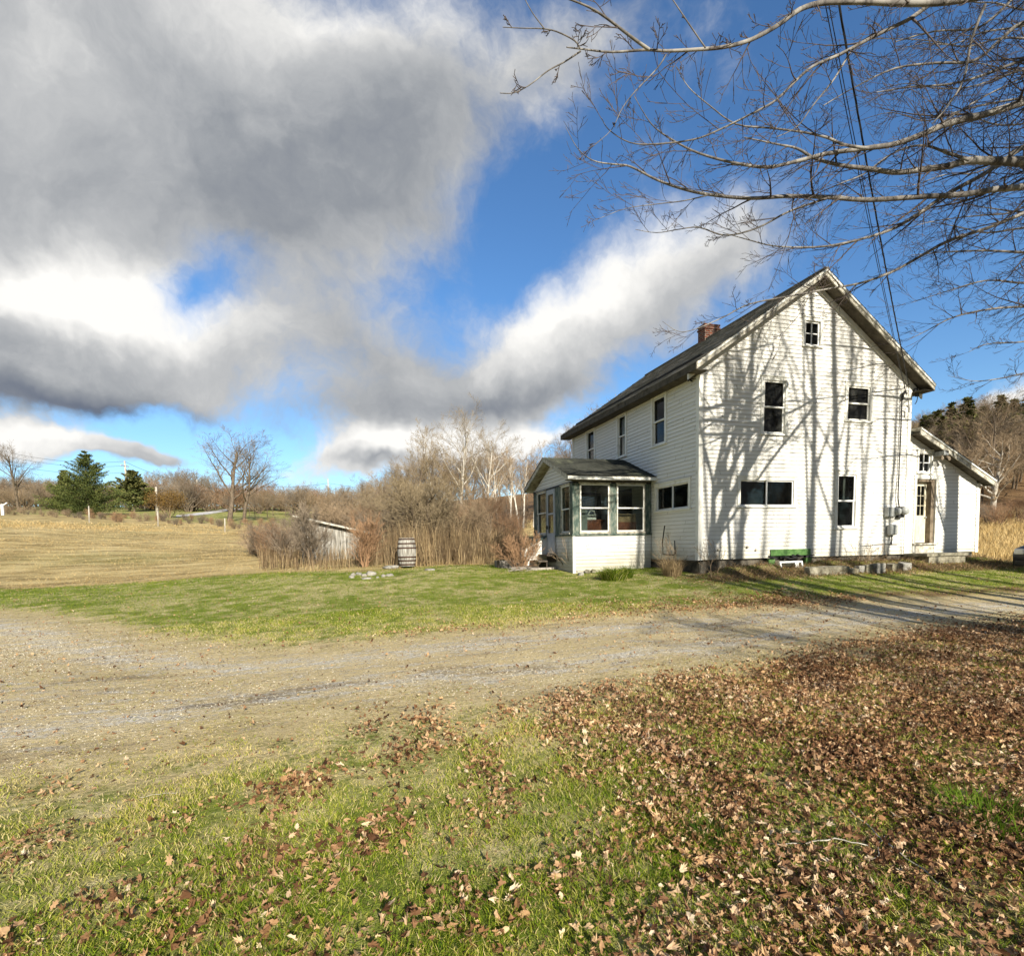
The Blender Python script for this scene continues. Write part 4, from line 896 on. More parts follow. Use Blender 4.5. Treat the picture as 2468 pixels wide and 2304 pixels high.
def maple(loc, label, limbs, seed, r0=.30, fork=3.2, extra=8, hh=15, every=.2, L0=1.4, uplimbs=True, lean=(0, 0)):
    rn = random.Random(seed); gx, gy = loc; gz = h1(gx, gy)
    root = thing('maple_tree', label, 'tree', (gx, gy, gz), 0, 'tall bare maples beside the drive')
    tr = []; out = []
    lc = lambda p: (p[0]-gx, p[1]-gy, p[2]-gz)
    top = hh*.62
    tp, trd = smooth_path([(0, 0, -.3), (0, 0, .3), (.05, .03, 1.5), (lean[0]*.3, lean[1]*.3, fork), (lean[0]*.7, lean[1]*.7, (fork+top)/2), (lean[0], lean[1], top)], [r0*1.45, r0*1.1, r0*.95, r0*.85, r0*.6, r0*.28])
    tr.append((tp, trd, 10, .5))
    for pts, rad, dr_, L0_ in limbs:      # base point on trunk added here
        P = [lc(p) for p in pts]
        if dr_ >= 0:
            z = max(fork-.2, P[0][2]-dr_); j = min(range(len(tp)), key=lambda i: abs(tp[i][2]-z)); b = tp[j]
            P = [b, tuple(b[k]*.5+P[0][k]*.5+(0, 0, .15)[k] for k in range(3))]+P; rad = [rad[0]*1.35, rad[0]*1.12]+list(rad)
        a, r = smooth_path(P, rad); tr.append((a, r, 8, .5)); dress(out, a, r, rn, every, L0_, .28 if dr_ >= 0 else .05)
    for i in range(extra):                # limbs that rise out of the picture
        a = 6.283*i/extra+rn.uniform(-.3, .3); z = fork+(top-fork)*rn.random(); j = min(range(len(tp)), key=lambda i: abs(tp[i][2]-z)); b = tp[j]
        L = (hh-b[2])*rn.uniform(.75, 1.0); sp = rn.uniform(.18, .5)
        d = vnorm((math.cos(a)*sp, math.sin(a)*sp, 1)); o2 = []
        grow(o2, b, d, L, r0*rn.uniform(.38, .55), 0, CAST, rn)
        for p, r, l in o2: (tr.append((p, r, 7, .5)) if l < 2 else out.append((p, r, l)))
    link('trunk', polys_mesh('trunk', tr, BARK), root)
    link('crown', polys_mesh('crown', [(p, r, 4 if r[0] > .008 else 3, rn.random()) for p, r, l in out], TWIG, True), root)
    return root
CAST = [lv(8, .05, .05, .8, 7, .22, (.3, .65), (.4, .65), rr=.6), lv(6, .08, .08, .85, 6, .2, (.35, .7), (.4, .6), rr=.55), lv(5, .12, .08, .85, 5, .2, (.4, .8), (.4, .6), rr=.55), lv(3, .12, .06, .8, 3, .2, (.4, .8), (.4, .7), rmin=.006), lv(2, .12, .05, .6, rmin=.005)]
def Z(lst, d0, d1):                        # list of close-view points, distance running from d0 to d1
    n = len(lst)-1; return [z7(x, y, d0+(d1-d0)*i/n) for i, (x, y) in enumerate(lst)]
def rr_(a, b, n, p=1.0): return [a+(b-a)*(i/(n-1))**p for i in range(n)]
def limb(lst, d0, d1, ra, rb, drop=1.6, L0=1.2): return (Z(lst, d0, d1), rr_(ra*.78, rb*.8, len(lst), .8), drop, L0)
LIMBS = [
 limb([(2150, -60), (1900, -25), (1700, 8), (1540, 14), (1380, 8), (1230, 12), (1140, 38), (1060, 95), (960, 150), (860, 178), (760, 188), (640, 194), (560, 190), (430, 198), (330, 188), (260, 180)], 7.2, 4.9, .06, .006, .8, .55),
 limb([(572, 190), (500, 138), (400, 62), (330, 22), (240, -12)], 5.05, 4.8, .020, .008, -1, .45),
 limb([(312, 195), (250, 236), (190, 268), (120, 322), (60, 352), (8, 353)], 4.95, 4.7, .011, .004, -1, .28),
 limb([(310, 186), (290, 155), (225, 122), (170, 110), (90, 108), (18, 104)], 4.95, 4.8, .010, .004, -1, .22),
 limb([(176, 110), (132, 52), (98, -10)], 4.85, 4.8, .007, .004, -1, .2),
 limb([(636, 208), (600, 262), (520, 345), (470, 410), (430, 490), (364, 550)], 5.1, 5.0, .009, .003, -1, .3),
 limb([(784, 182), (722, 92), (655, -8)], 5.2, 5.2, .010, .006, -1, .3),
 limb([(1640, 12), (1560, 70), (1480, 110), (1400, 150), (1290, 208), (1190, 252), (1120, 312), (1050, 380), (960, 430), (840, 490), (740, 528), (600, 545), (500, 540), (420, 492), (392, 448)], 7.0, 6.6, .035, .005, -1, 1.0),
 limb([(1420, 130), (1340, 190), (1270, 300), (1190, 400), (1130, 480), (1050, 520)], 7.0, 7.0, .02, .006, -1, .8),
 limb([(2150, 330), (2000, 382), (1850, 430), (1700, 468), (1600, 510), (1500, 545), (1400, 560), (1250, 580), (1130, 610), (1020, 632), (900, 618), (760, 580), (660, 530), (580, 470), (515, 365)], 8.6, 7.8, .085, .005, 1.6, 1.3),
 limb([(1400, 562), (1310, 548), (1240, 520), (1150, 500), (1030, 485), (900, 470), (800, 400), (720, 330), (672, 250)], 8.1, 8.0, .03, .005, -1, 1.0),
 limb([(1600, 512), (1700, 450), (1830, 370), (1990, 290)], 8.3, 8.6, .018, .012, -1, .9),
 limb([(2150, 628), (2000, 616), (1900, 610), (1780, 608), (1700, 628), (1600, 642), (1500, 652), (1400, 638), (1300, 626), (1200, 600), (1130, 562), (1050, 545), (930, 520)], 9.0, 8.6, .105, .01, 1.8, 1.2),
 limb([(1780, 606), (1700, 580), (1620, 552), (1540, 560), (1460, 600), (1380, 660), (1280, 700), (1150, 760)], 8.8, 8.8, .03, .008, -1, 1.1),
 limb([(2150, 660), (2000, 704), (1880, 716), (1750, 736), (1600, 744), (1400, 756), (1250, 746), (1100, 742), (950, 750), (800, 736), (700, 715), (600, 680), (500, 630), (440, 622), (360, 608), (300, 560), (256, 480)], 9.2, 8.4, .075, .004, 1.8, 1.2),
 limb([(1250, 748), (1100, 800), (980, 862), (860, 890), (760, 860), (680, 868), (600, 880), (520, 868)], 8.8, 8.8, .025, .005, -1, 1.0),
 limb([(800, 737), (700, 760), (600, 772), (480, 790), (360, 836)], 8.4, 8.3, .014, .004, -1, .8),
 limb([(2150, 480), (1980, 560), (1850, 650), (1700, 732), (1600, 800), (1500, 862), (1380, 902), (1250, 930), (1150, 935), (1040, 930), (940, 905), (850, 880)], 9.6, 9.2, .06, .006, 1.8, 1.2),
 limb([(2150, 730), (2000, 800), (1850, 862), (1700, 912), (1560, 990), (1480, 1032), (1370, 1070), (1250, 1092), (1100, 1120), (950, 1150), (850, 1200), (740, 1246), (680, 1252), (622, 1215)], 10.4, 9.8, .05, .004, 1.9, .9),
 limb([(1170, 1130), (1130, 1200), (1075, 1265), (1060, 1320), (1045, 1345)], 10.2, 10.2, .010, .004, -1, .3),
 limb([(1840, 20), (1790, 150), (1760, 300), (1700, 400), (1640, 470)], 8.0, 8.2, .03, .01, -1, 1.1),
 limb([(2150, 60), (1980, 90), (1900, 150), (1800, 230), (1650, 240), (1500, 260), (1350, 330), (1230, 400)], 8.4, 8.6, .045, .008, 1.2, 1.3),
 limb([(2150, 180), (1980, 230), (1820, 290), (1700, 320), (1560, 330), (1430, 350)], 9.2, 9.4, .04, .01, 1.2, 1.3),
 limb([(2150, -120), (1990, -40), (1880, 60), (1800, 110), (1650, 120), (1500, 160)], 9, 9.2, .04, .01, 1.2, 1.3),
]
maple(MT, 'bare maple whose long limbs hang over the gable of the farmhouse', LIMBS, 11, .24, 3.0, 1, 12.5, .29)
LIMBS2 = [
 limb([(2160, 960), (2000, 955), (1850, 948), (1700, 952), (1560, 965)], 13.5, 13.0, .06, .008, 1.5, 1.5),
 limb([(2160, 1040), (2000, 1070), (1850, 1060), (1700, 1100), (1560, 1145)], 14, 13.4, .05, .006, 1.5, 1.5),
 limb([(2160, 1180), (2000, 1160), (1850, 1170), (1720, 1200), (1620, 1250), (1540, 1290)], 13.6, 13.2, .05, .006, 1.5, 1.5),
 limb([(2160, 1250), (2000, 1290), (1850, 1300), (1780, 1330)], 14.0, 13.6, .04, .006, 1.5, 1.3),
 limb([(2160, 850), (2000, 860), (1850, 880), (1750, 860), (1640, 840)], 14.0, 13.8, .05, .008, 1.5, 1.5),
 limb([(2160, 760), (2000, 800), (1880, 790), (1760, 770)], 14.5, 14.2, .05, .008, 1.5, 1.5),
 limb([(2160, 1420), (2030, 1405), (1900, 1430), (1800, 1440), (1700, 1420)], 13.6, 13.2, .035, .005, 1.5, .9),
]
for k_, (ya, yb, xa, d_) in enumerate([(20, 180, 1500, 12), (120, 140, 1380, 12.5), (230, 330, 1420, 12), (330, 450, 1350, 12.6), (430, 420, 1600, 13), (520, 700, 1450, 12.4), (600, 560, 1650, 13), (700, 860, 1500, 12.8), (30, -40, 1600, 13), (280, 200, 1650, 13.4)]):
    rq_ = random.Random(k_+500); n_ = 7
    LIMBS2.append(limb([(2160-(2160-xa)*i_/(n_-1), ya+(yb-ya)*i_/(n_-1)+rq_.uniform(-22, 22)+(35*math.sin(3.14*i_/(n_-1)))) for i_ in range(n_)], d_+.8, d_, .04, .006, 1.5, 1.5))
maple((10.3, -7.6), 'bare maple farther along the drive, its fine branches right of the roof', LIMBS2, 12, .26, 3.0, 3, 14, .25)
TALL = [lv(6, .05, .16, .85, 5, .25, (.25, .55), (.4, .6), rr=.55), lv(5, .08, .10, .85, 4, .2, (.35, .7), (.4, .6), rr=.55), lv(3, .12, .06, .7, rmin=.008)]
def tall_tree(loc, hh, r0, first, nb, lean, seed, lab):
    """a straight forest-grown trunk with steep limbs"""
    rn = random.Random(seed); gx, gy = loc; root = thing('tall_tree', lab, 'tree', (gx, gy, h1(gx, gy)), 0, 'tall bare trees beside the drive')
    pts = [(lean*z+.12*math.sin(z*.5+seed), .1*math.sin(z*.4+seed*2), z) for z in np.linspace(-.3, hh, 14)]; rad = [r0*(1-.72*(i/13)**1.2) for i in range(14)]
    a, r = smooth_path(pts, rad, 3); tr = [(a, r, 9, .5)]; out = []
    for i in range(nb):
        z = first+(hh*.92-first)*(i+rn.random())/nb; k = min(range(len(a)), key=lambda q: abs(a[q][2]-z)); an = rn.random()*6.283; sp = rn.uniform(.35, .8); o2 = []
        grow(o2, a[k], vnorm((math.cos(an)*sp, math.sin(an)*sp, 1)), (hh-z)*rn.uniform(.45, .8)+1.2, r[k]*rn.uniform(.3, .5), 0, TALL, rn)
        for p, q, l in o2: (tr.append((p, q, 5, .5)) if l < 1 else out.append((p, q, l)))
    link('trunk', polys_mesh('trunk', tr, BARK), root); link('crown', polys_mesh('crown', [(p, q, 3, rn.random()) for p, q, l in out], TWIG), root)
tall_tree((2.65, -14.0), 20, .16, 8.5, 9, .012, 1, 'straight bare tree beside the drive, nearest to the camera')
tall_tree((5.15, -14.2), 20, .16, 9, 8, -.01, 2, 'straight bare tree beside the drive, behind the first')
tall_tree((5.8, -13.4), 20, .19, 8, 8, .0, 3, 'straight bare tree in the middle of the row')
tall_tree((7.8, -15.0), 20, .11, 9.5, 9, .015, 4, 'slim straight bare tree in the row')
tall_tree((2.1, -11.2), 17, .09, 7.5, 8, -.015, 6, 'slim bare tree close to the drive, nearest to the overhanging maple')
tall_tree((6.4, -16.0), 21, .11, 9.5, 8, .008, 7, 'slim bare tree behind the row')
tall_tree((8.1, -12.2), 18, .08, 7.5, 8, -.01, 8, 'slim bare tree toward the far end of the row')
tall_tree((10.6, -15.5), 20, .24, 8.5, 8, .0, 9, 'bare tree at the far end of the row')
for q_, (px_, py_, pr_) in enumerate(((1.2, -14.8, .10), (5.4, -17.5, .08), (6.9, -15.2, .07), (4.75, -12.0, .07), (3.0, -19, .10), (7.4, -18.5, .09), (9.6, -17, .08), (1.9, -12.9, .08))):
    tall_tree((px_, py_), 19+q_ % 3, pr_, 9.5, 6, .01*(q_ % 3-1), 20+q_, 'slim bare tree of the grove beyond the drive, number %s from the camera side' % ('one', 'two', 'three', 'four', 'five', 'six', 'seven', 'eight')[q_])
WIDE = [lv(6, .08, .06, .85, 7, .15, (.4, .9), (.45, .7), rr=.55), lv(5, .10, .05, .85, 6, .15, (.4, .9), (.4, .65), rr=.55), lv(4, .12, .05, .8, 5, .15, (.4, .9), (.4, .7), rmin=.006), lv(2, .12, .05, .6, rmin=.006)]
for k_, (px_, py_, lab_) in enumerate(((.3, -18.4, 'low spreading bare tree behind the viewer, beside the drive'),)):
    o_ = bare_tree('low_tree', lab_, 'tree', (px_, py_, h1(px_, py_)), 8.6, [lv(7, .06, .03, .75, 13, .28, (.6, 1.1), (.55, .8), rr=.6, fall=.4, trunk=.85)]+WIDE, 700+k_, .12, BARK, TWIG, group='low spreading trees behind the viewer')
    o_.scale = (1.2, 1.2, 1)
tall_tree((2.2, -24), 16, .13, 5.0, 12, .0, 41, 'broad bare tree standing behind the viewer, nearer to the house')
tall_tree((4.0, -22.0), 15, .13, 4.5, 12, .01, 44, 'broad bare tree standing behind the viewer, farther right')
tall_tree((1.9, -15.6), 19, .09, 10, 7, -.02, 5, 'slim bare tree farthest back in the row')
# ------------------------------------------------------------------ service cables from the pole behind the camera to the house corner
def cables():
    for (x0, x1, z1, rad, lab) in ((1255, 7.18, 4.95, .006, 'thin black service cable, left of the three running to the house corner'), (1268, 7.36, 4.5, .006, 'thin black service cable, middle of the three running to the house corner'), (1305, 7.30, 5.17, .013, 'thick twisted service cable running to the house corner')):
        a = np.array(z7(x0, 0, 7.0)); b = np.array((x1, -.14, z1)); a = a+(a-b)*.55
        n = 90 if rad > .01 else 30; P = []
        for i in range(n+1):
            t = i/n; p = a*(1-t)+b*t; p[2] -= 4*t*(1-t)*.35; P.append(p)
        B = MB()
        if rad > .01:
            for ph in (0, 2.1, 4.2):
                B.tube([(p[0]+.012*math.cos(i*.9+ph), p[1], p[2]+.012*math.sin(i*.9+ph)) for i, p in enumerate(P)], .008, 4)
        else: B.tube(P, rad, 4)
        tag(B.build('service_cable', BLACK, None, True), lab, 'cable', 'service cables to the house corner')
cables()

# ------------------------------------------------------------------ far side of the field: poles, fence, trees, houses
POLE = mottled('grey_pole_wood', [(.3, (.32, .28, .22)), (.6, (.55, .50, .42))], 3, .9, .2)
def utility_pole(dx, depth, ytop, lab, arm=True, lean=0.0):
    x, y, z = spot(dx, depth); hgt = ztop(dx, ytop, depth)-z
    t = thing('utility_pole', lab, 'pole', (x, y, z), -YAW, 'utility poles along the country road')
    MB().tube([(0, 0, -.3), (lean*hgt*.5, 0, hgt*.5), (lean*hgt, 0, hgt)], [.19, .16, .12], 8).build('pole', POLE, t, True)
    if arm: MB().box(lean*hgt-.08, lean*hgt+.08, -.9, .9, hgt-.9, hgt-.78).build('crossarm', POLE, t)
    return (x+lean*hgt*math.cos(-YAW), y+lean*hgt*math.sin(-YAW), z+hgt), t
p1, t1 = utility_pole(255, 90, 896, 'tallest pole, with a transformer, between the spruce and the rusty shrub', True, -.04)
MB().lathe([(.28, 0), (.3, .1), (.3, .9), (.2, 1.0)], (.45, 0, 4.2), 12).build('transformer', VINYL, t1)
p2, _ = utility_pole(387, 120, 932, 'leaning pole right of the rusty shrub beside the pale road', True, .02)
p3, _ = utility_pole(473, 150, 939, 'pole between the two trunks of the bare double tree', False)
p4, _ = utility_pole(308, 70, 946, 'thin pole just left of the rusty shrub', False, .01)
p5, _ = utility_pole(641, 120, 930, 'thin far pole above the brush and the shed', False)
def wire(a, b, lab, sag=1.2, r=.02):
    a = np.array(a, float); b = np.array(b, float); P = []
    for i in range(25):
        t = i/24; p = a*(1-t)+b*t; p[2] -= 4*t*(1-t)*sag; P.append(p)
    tag(MB().tube(P, r, 4).build('power_line', BLACK, None, True), lab, 'wire', 'power lines along the country road')
q0 = [CAM+dirpx(-60, y)*80 for y in (858, 866, 882)]
for k, (dz, lab) in enumerate(((-.1, 'upper power line from the left edge to the tallest pole'), (-.8, 'middle power line from the left edge to the tallest pole'), (-1.9, 'lower power line from the left edge to the tallest pole'))):
    wire(q0[k], (p1[0], p1[1], p1[2]+dz), lab)
wire((p1[0], p1[1], p1[2]-.1), (p2[0], p2[1], p2[2]-.1), 'power line from the tallest pole to the leaning pole', 1.0, .025)
wire((p2[0], p2[1], p2[2]-.1), (p3[0], p3[1], p3[2]), 'power line from the leaning pole into the double tree', 1.0, .025)
wire((p3[0], p3[1], p3[2]), (p5[0], p5[1], p5[2]-1.0), 'power line from the double tree to the far thin pole', 1.0, .03)
wire((p5[0], p5[1], p5[2]-1.0), tuple(CAM+dirpx(1150, 975)*130), 'power line from the far thin pole toward the house', 1.5, .025)
wire((p3[0], p3[1], p3[2]-1.5), (p5[0], p5[1], p5[2]-2.3), 'lower power line from the double tree to the far thin pole', 1.0, .03)
for k, (dx, dep, hh, lab) in enumerate(((175, 48, 1.5, 'pale fence post below the spruce'), (308, 49, 1.35, 'pale fence post below the rusty shrub'), (437, 47, 1.2, 'pale fence post left of the double tree'))):
    x, y, z = spot(dx, dep); tag(MB().tube([(0, 0, -.2), (.03, 0, hh*.5), (.05, 0, hh)], [.055, .05, .045], 7).build('fence_post', BARKL, None, True, loc=(x, y, z)), lab, 'post', 'fence posts along the field')
x, y, z = spot(9, 52); t = thing('marker_post', 'white post with a short arm at the left edge of the field', 'post', (x, y, z))
MB().box(-.10, .10, -.08, .08, 0, 1.05).build('post', VINYL, t); MB().bar((0, 0, .9), (.4, 0, 1.2), .1, .08).build('arm', VINYL, t)

def far_house(dx, depth, w, d, hwall, hroof, lab, rz, wall, roofm, dz=0):
    x, y, z = spot(dx, depth); t = thing('far_house', lab, 'house', (x, y, z+dz), rz)
    MB().box(-w/2, w/2, -d/2, d/2, -1, hwall).prism([(-w/2, -d/2+.01, hwall), (-w/2, d/2-.01, hwall), (-w/2, 0, hwall+hroof)], (w, 0, 0)).build('wall', wall, t)
    R1 = MB()
    for s in (-1, 1): R1.hexa([(-w/2-.4, s*(d/2+.4), hwall-.3), (w/2+.4, s*(d/2+.4), hwall-.3), (w/2+.4, 0, hwall+hroof), (-w/2-.4, 0, hwall+hroof), (-w/2-.4, s*(d/2+.4), hwall-.1), (w/2+.4, s*(d/2+.4), hwall-.1), (w/2+.4, 0, hwall+hroof+.2), (-w/2-.4, 0, hwall+hroof+.2)])
    R1.build('roof', roofm, t)
    for k in range(3):
        u = -w/2+w*(k+.5)/3; MB().box(u-.45, u+.45, -d/2-.03, -d/2+.02, 1.0, 2.2).build('window', BLACK, t)
    MB().box(-w/2-.03, -w/2, -.5, .5, 1.2, 2.2).build('window', BLACK, t)
CREAM = mottled('cream_far_wall', [(.3, (.34, .30, .23)), (.6, (.44, .40, .31))], 1, .9, 0)
far_house(342, 105, 9, 7, 2.7, 2.4, 'small pale house with a light roof half hidden behind the rusty shrub', .5, CREAM, GREYW, -2.6)

# left group of trees
SPR = spot(175, 66); conifer('spruce_tree', 'broad dark green spruce standing at the far side of the field', SPR, ztop(175, 878, 66)-SPR[2], 9.6, 3, NEEDLE, 26, 10, 3.2, .10, base=.05, ts=.15)
s = spot(264, 88); conifer('pine_tree', 'open dark pine right behind the tallest pole', s, ztop(264, 913, 88)-s[2], 8.5, 4, NEEDLEO, 18, 8, .9, .2, base=.2, ts=.5)
s = spot(134, 74); conifer('pine_tree', 'lower olive green pine leaning out left of the spruce', s, ztop(134, 915, 74)-s[2], 4.6, 8, NEEDLEO, 18, 9, .9, .1, base=.1, ts=.45)
s = spot(470, 62)
bare_tree('bare_tree', 'left trunk of the pair of tall bare trees at the field edge', 'tree', spot(447, 62), ztop(440, 818, 62)-s[2], VASE, 23, .22, BARKG, TWIGD, lean=-.12, rz=2.9).scale = (1.35, 1.35, 1)
bare_tree('bare_tree', 'right trunk of the pair of tall bare trees at the field edge', 'tree', spot(474, 62.5), ztop(480, 832, 62)-s[2], VASE, 29, .18, BARKG, TWIGD, lean=.12, rz=.2).scale = (1.2, 1.2, 1)
s = spot(40, 66); bare_tree('bare_tree', 'bare tree with drooping lower limbs near the left edge', 'tree', s, ztop(40, 850, 66)-s[2], VASE, 37, .17, BARKG, TWIGD, rz=1.0)
# rusty shrub with leaves still on
def leafy_shrub(name, label, loc, w, hgt, m_, seed, count, ts=.12, stems=9, cat='shrub'):
    rn = random.Random(seed); r2 = np.random.default_rng(seed); root = thing(name, label, cat, loc); out = []
    for k in range(stems):
        a = rn.random()*6.283; grow(out, (math.cos(a)*.15*w*.3, math.sin(a)*.15*w*.3, -.1), vnorm((math.cos(a)*.5, math.sin(a)*.5, 1)), hgt*.8, .03*hgt/2, 0, BUSH, rn)
    mx = max(max(abs(q[0]) for p, _, _ in out for q in p), .1); mz = max(q[2] for p, _, _ in out for q in p)
    out = [([(x*w*.5/mx, y*w*.5/mx, z*hgt/mz) for x, y, z in p], r, l) for p, r, l in out]
    tips = np.array([p[-1] for p, _, l in out if l >= 1]); C = tips[r2.integers(0, len(tips), count)]+r2.normal(0, .07*w, (count, 3))*np.array([1, 1, .8]); C[:, 2] = np.maximum(C[:, 2], .1)
    link('stems', polys_mesh('stems', [(p, r, 3, .5) for p, r, l in out], TWIGF), root)
    D = r2.normal(0, 1, (count, 3)); D /= np.linalg.norm(D, axis=1, keepdims=True); Wd = np.cross(D, r2.normal(0, 1, (count, 3))); Wd /= np.linalg.norm(Wd, axis=1, keepdims=True)
    S = ts*r2.uniform(.6, 1.3, count)[:, None]
    V = np.stack([C-D*S*.5, C+Wd*S*.3, C+D*S*.5, C-Wd*S*.3], 1).reshape(-1, 3); T = np.clip(r2.normal(.5, .22, count)+.2*(C[:, 2]/hgt-.5), 0, 1)
    link('foliage', raw_mesh('foliage', V, [np.arange(4*count).reshape(-1, 4)], m_, {'tint': np.repeat(T, 4)}), root); return root
s = spot(332, 64); leafy_shrub('rusty_shrub', 'round ochre brown shrub beside the pale road', s, 4.4, 3.3, OCHRE, 5, 6000, .13)

# bare far woods: prototypes copied one by one
def protos():
    L = []
    for k in range(5):
        L.append(bare_tree('bare_tree', 'tan leafless tree of the wood behind the farm', 'tree', (0, 0, -60), 10, VASE, 100+k, .13, BARKG, (TWIGF, TWIGD, TWIGG, TWIGD, TWIGF)[k], group='far bare wood'))
    return L
PR = protos()
s5 = [lv(7, .09, .07, .8, 8, .12, (.3, .7), (.5, .75), rr=.6, trunk=.8), lv(5, .12, .08, .85, 7, .12, (.4, .9), (.45, .7), rr=.6), lv(4, .16, .06, .8, 5, .15, (.4, .9), (.45, .8), rr=.65, rmin=.004), lv(2, .15, .05, .7, rmin=.003)]
BP = [bare_tree('brush_thicket', 'tan leafless thicket', 'bush', (0, 0, -60), 4, s5, 200+k, .06, BARKG, (TWIGF, TWIGD, TWIGR)[k], stems=7, spread=.34, thick=(0,), group='leafless thickets') for k in range(3)]
used = {}
def place(proto, loc, hgt, base_h, wid=1.0, rz=None, label=None, group=None):
    k = hgt/base_h; w = k*wid
    if proto.name not in used:
        used[proto.name] = 1; r = proto; r.location = loc; r.rotation_euler = (0, 0, rz if rz is not None else random.random()*6.28); r.scale = (w, w, k)
        if label: r['label'] = label
        if group: r['group'] = group
        return r
    return dup(proto, loc, rz if rz is not None else random.random()*6.28, (w, w, k), label, group)
rw = random.Random(77)
def wood(n, xr, dr, ytops, lab, group, protos_, base_h, wid=(.8, 1.15), hr=None):
    for i in range(n):
        dx = xr[0]+(xr[1]-xr[0])*(i+rw.random())/n; dep = rw.uniform(*dr); x, y, z = spot(dx, dep)
        f = (dx-xr[0])/(xr[1]-xr[0]); yt = float(np.interp(f, np.linspace(0, 1, len(ytops)), ytops))
        hgt = (ztop(dx, yt, dep)-z)*rw.uniform(.75, 1.04) if hr is None else rw.uniform(*hr)
        if hgt < 1.2 and hr is None: hgt = rw.uniform(1.5, 3)
        place(rw.choice(protos_), (x, y, z-.1), min(hgt, 17), base_h, rw.uniform(*wid), None, lab, group)
wood(26, (-60, 135), (80, 115), [905, 915, 925], 'tan leafless tree of the dark wood at the far left', 'bare trees of the far left wood', PR, 10)
wood(12, (130, 290), (92, 125), [925, 935, 930], 'tan leafless tree far behind the spruce', 'bare trees behind the spruce', PR, 10)
wood(22, (280, 430), (95, 130), [915, 895, 915], 'tan leafless tree between the tallest pole and the double tree', 'bare trees behind the rusty shrub', PR, 10)
wood(34, (430, 760), (74, 112), [945, 940, 935, 915], 'tan leafless tree on the far skyline right of the double tree', 'bare trees on the far skyline', PR, 10)
wood(26, (700, 900), (55, 100), [930, 890, 870, 865], 'tan leafless tree of the wood behind the barrel', 'bare trees of the wood behind the barrel', PR, 10)
wood(36, (850, 1330), (62, 105), [870, 860, 845, 850, 855], 'tan leafless tree of the wood behind the porch', 'bare trees of the wood behind the porch', PR, 10)
wood(10, (1120, 1260), (70, 85), [800, 760, 770], 'tall leafless tree rising over the farmhouse roof', 'bare trees over the roof', PR, 10)
wood(80, (-70, 800), (88, 116), [0], 'brown thicket of the far wood line along the horizon', 'thickets of the far wood line', BP, 4, (1.3, 1.9), (3.6, 6.2))
for i in range(34):  # unseen trees, added so the panes mirror wood instead of bright sky
    an = -2.2+4.4*(i+rw.random())/34+math.pi-.05; dd_ = rw.uniform(38, 58); x, y = 2+dd_*math.sin(an), -12+dd_*math.cos(an)
    place(rw.choice(PR), (x, y, h1(x, y)-.2), rw.uniform(9, 12), 10, rw.uniform(1.0, 1.3), None, 'bare tree of the wood behind the viewer, added to block sky glare', 'bare trees added behind the viewer')
# the wooded hill on the right
wood(50, (1752, 2100), (84, 124), [815, 803, 795, 785, 780, 775], 'brown leafless tree on the crest of the wooded hill', 'bare trees on the hill crest', PR, 10, (1.0, 1.4))
for i in range(110):
    dx = rw.uniform(1750, 2100); dep = rw.uniform(46, 84); x, y, z = spot(dx, dep)
    place(rw.choice(PR), (x, y, z-.2), rw.uniform(5.5, 9), 10, rw.uniform(1.1, 1.5), None, 'brown leafless tree of the wooded hill on the right', 'bare trees of the wooded hill')
CON = conifer('hill_evergreen', 'dark evergreen on the wooded hill crest', (0, 0, -60), 12, 6.0, 41, NEEDLEO, 24, 9, 1.3, .10, 'evergreens on the hill crest', .12, .5)
for k, (dx, dep, yt, w_, lab) in enumerate(((1868, 56, 772, 1.2, 'evergreen on the hill with the tallest point, above the bare apple trees'), (1812, 54, 797, 1.5, 'broad evergreen on the hill just right of the roof edge'), (1838, 58, 782, 1.0, 'narrow evergreen on the hill between the broad one and the tallest one'), (1790, 56, 806, 1.2, 'evergreen on the hill nearest to the roof edge'), (1932, 60, 768, 1.2, 'dark evergreen on the hill crest near the right edge'), (1957, 64, 776, 1.3, 'dark evergreen second from the right edge'), (1985, 62, 770, 1.3, 'dark evergreen at the right edge'), (1900, 66, 790, 1.3, 'low evergreen on the crest between the two taller ones'))):
    x, y, z = spot(dx, dep); hgt = max(ztop(dx, yt, dep)-z, 6); hgt = min(hgt, 15); z0 = ztop(dx, yt, dep)-hgt; place(CON, (x, y, min(z, z0+3)-.2), hgt if z0 <= z+.5 else hgt+z0-z, 12, w_, None, lab)
# pale old trees standing in front of the hill
OLD = [lv(7, .10, .03, .7, 12, .22, (.6, 1.1), (.6, .85), rr=.6, trunk=.65), lv(6, .14, .05, .85, 8, .15, (.4, .9), (.45, .65), rr=.6), lv(5, .18, .06, .85, 7, .15, (.4, .9), (.4, .65), rr=.6), lv(4, .2, .06, .8, 5, .15, (.4, .9), (.45, .8), rr=.65, rmin=.007), lv(2, .15, .05, .7, rmin=.006)]
s = spot(1862, 42); bare_tree('old_apple_tree', 'pale-barked spreading bare tree, left of the two at the edge of the yellow field', 'tree', s, 6.8, OLD, 51, .2, BARKL, TWIGF, group='spreading bare trees by the yellow field')
s = spot(1924, 44); bare_tree('old_apple_tree', 'pale-barked spreading bare tree, right of the two at the edge of the yellow field', 'tree', s, 7.6, OLD, 52, .24, BARKL, TWIGF, group='spreading bare trees by the yellow field')
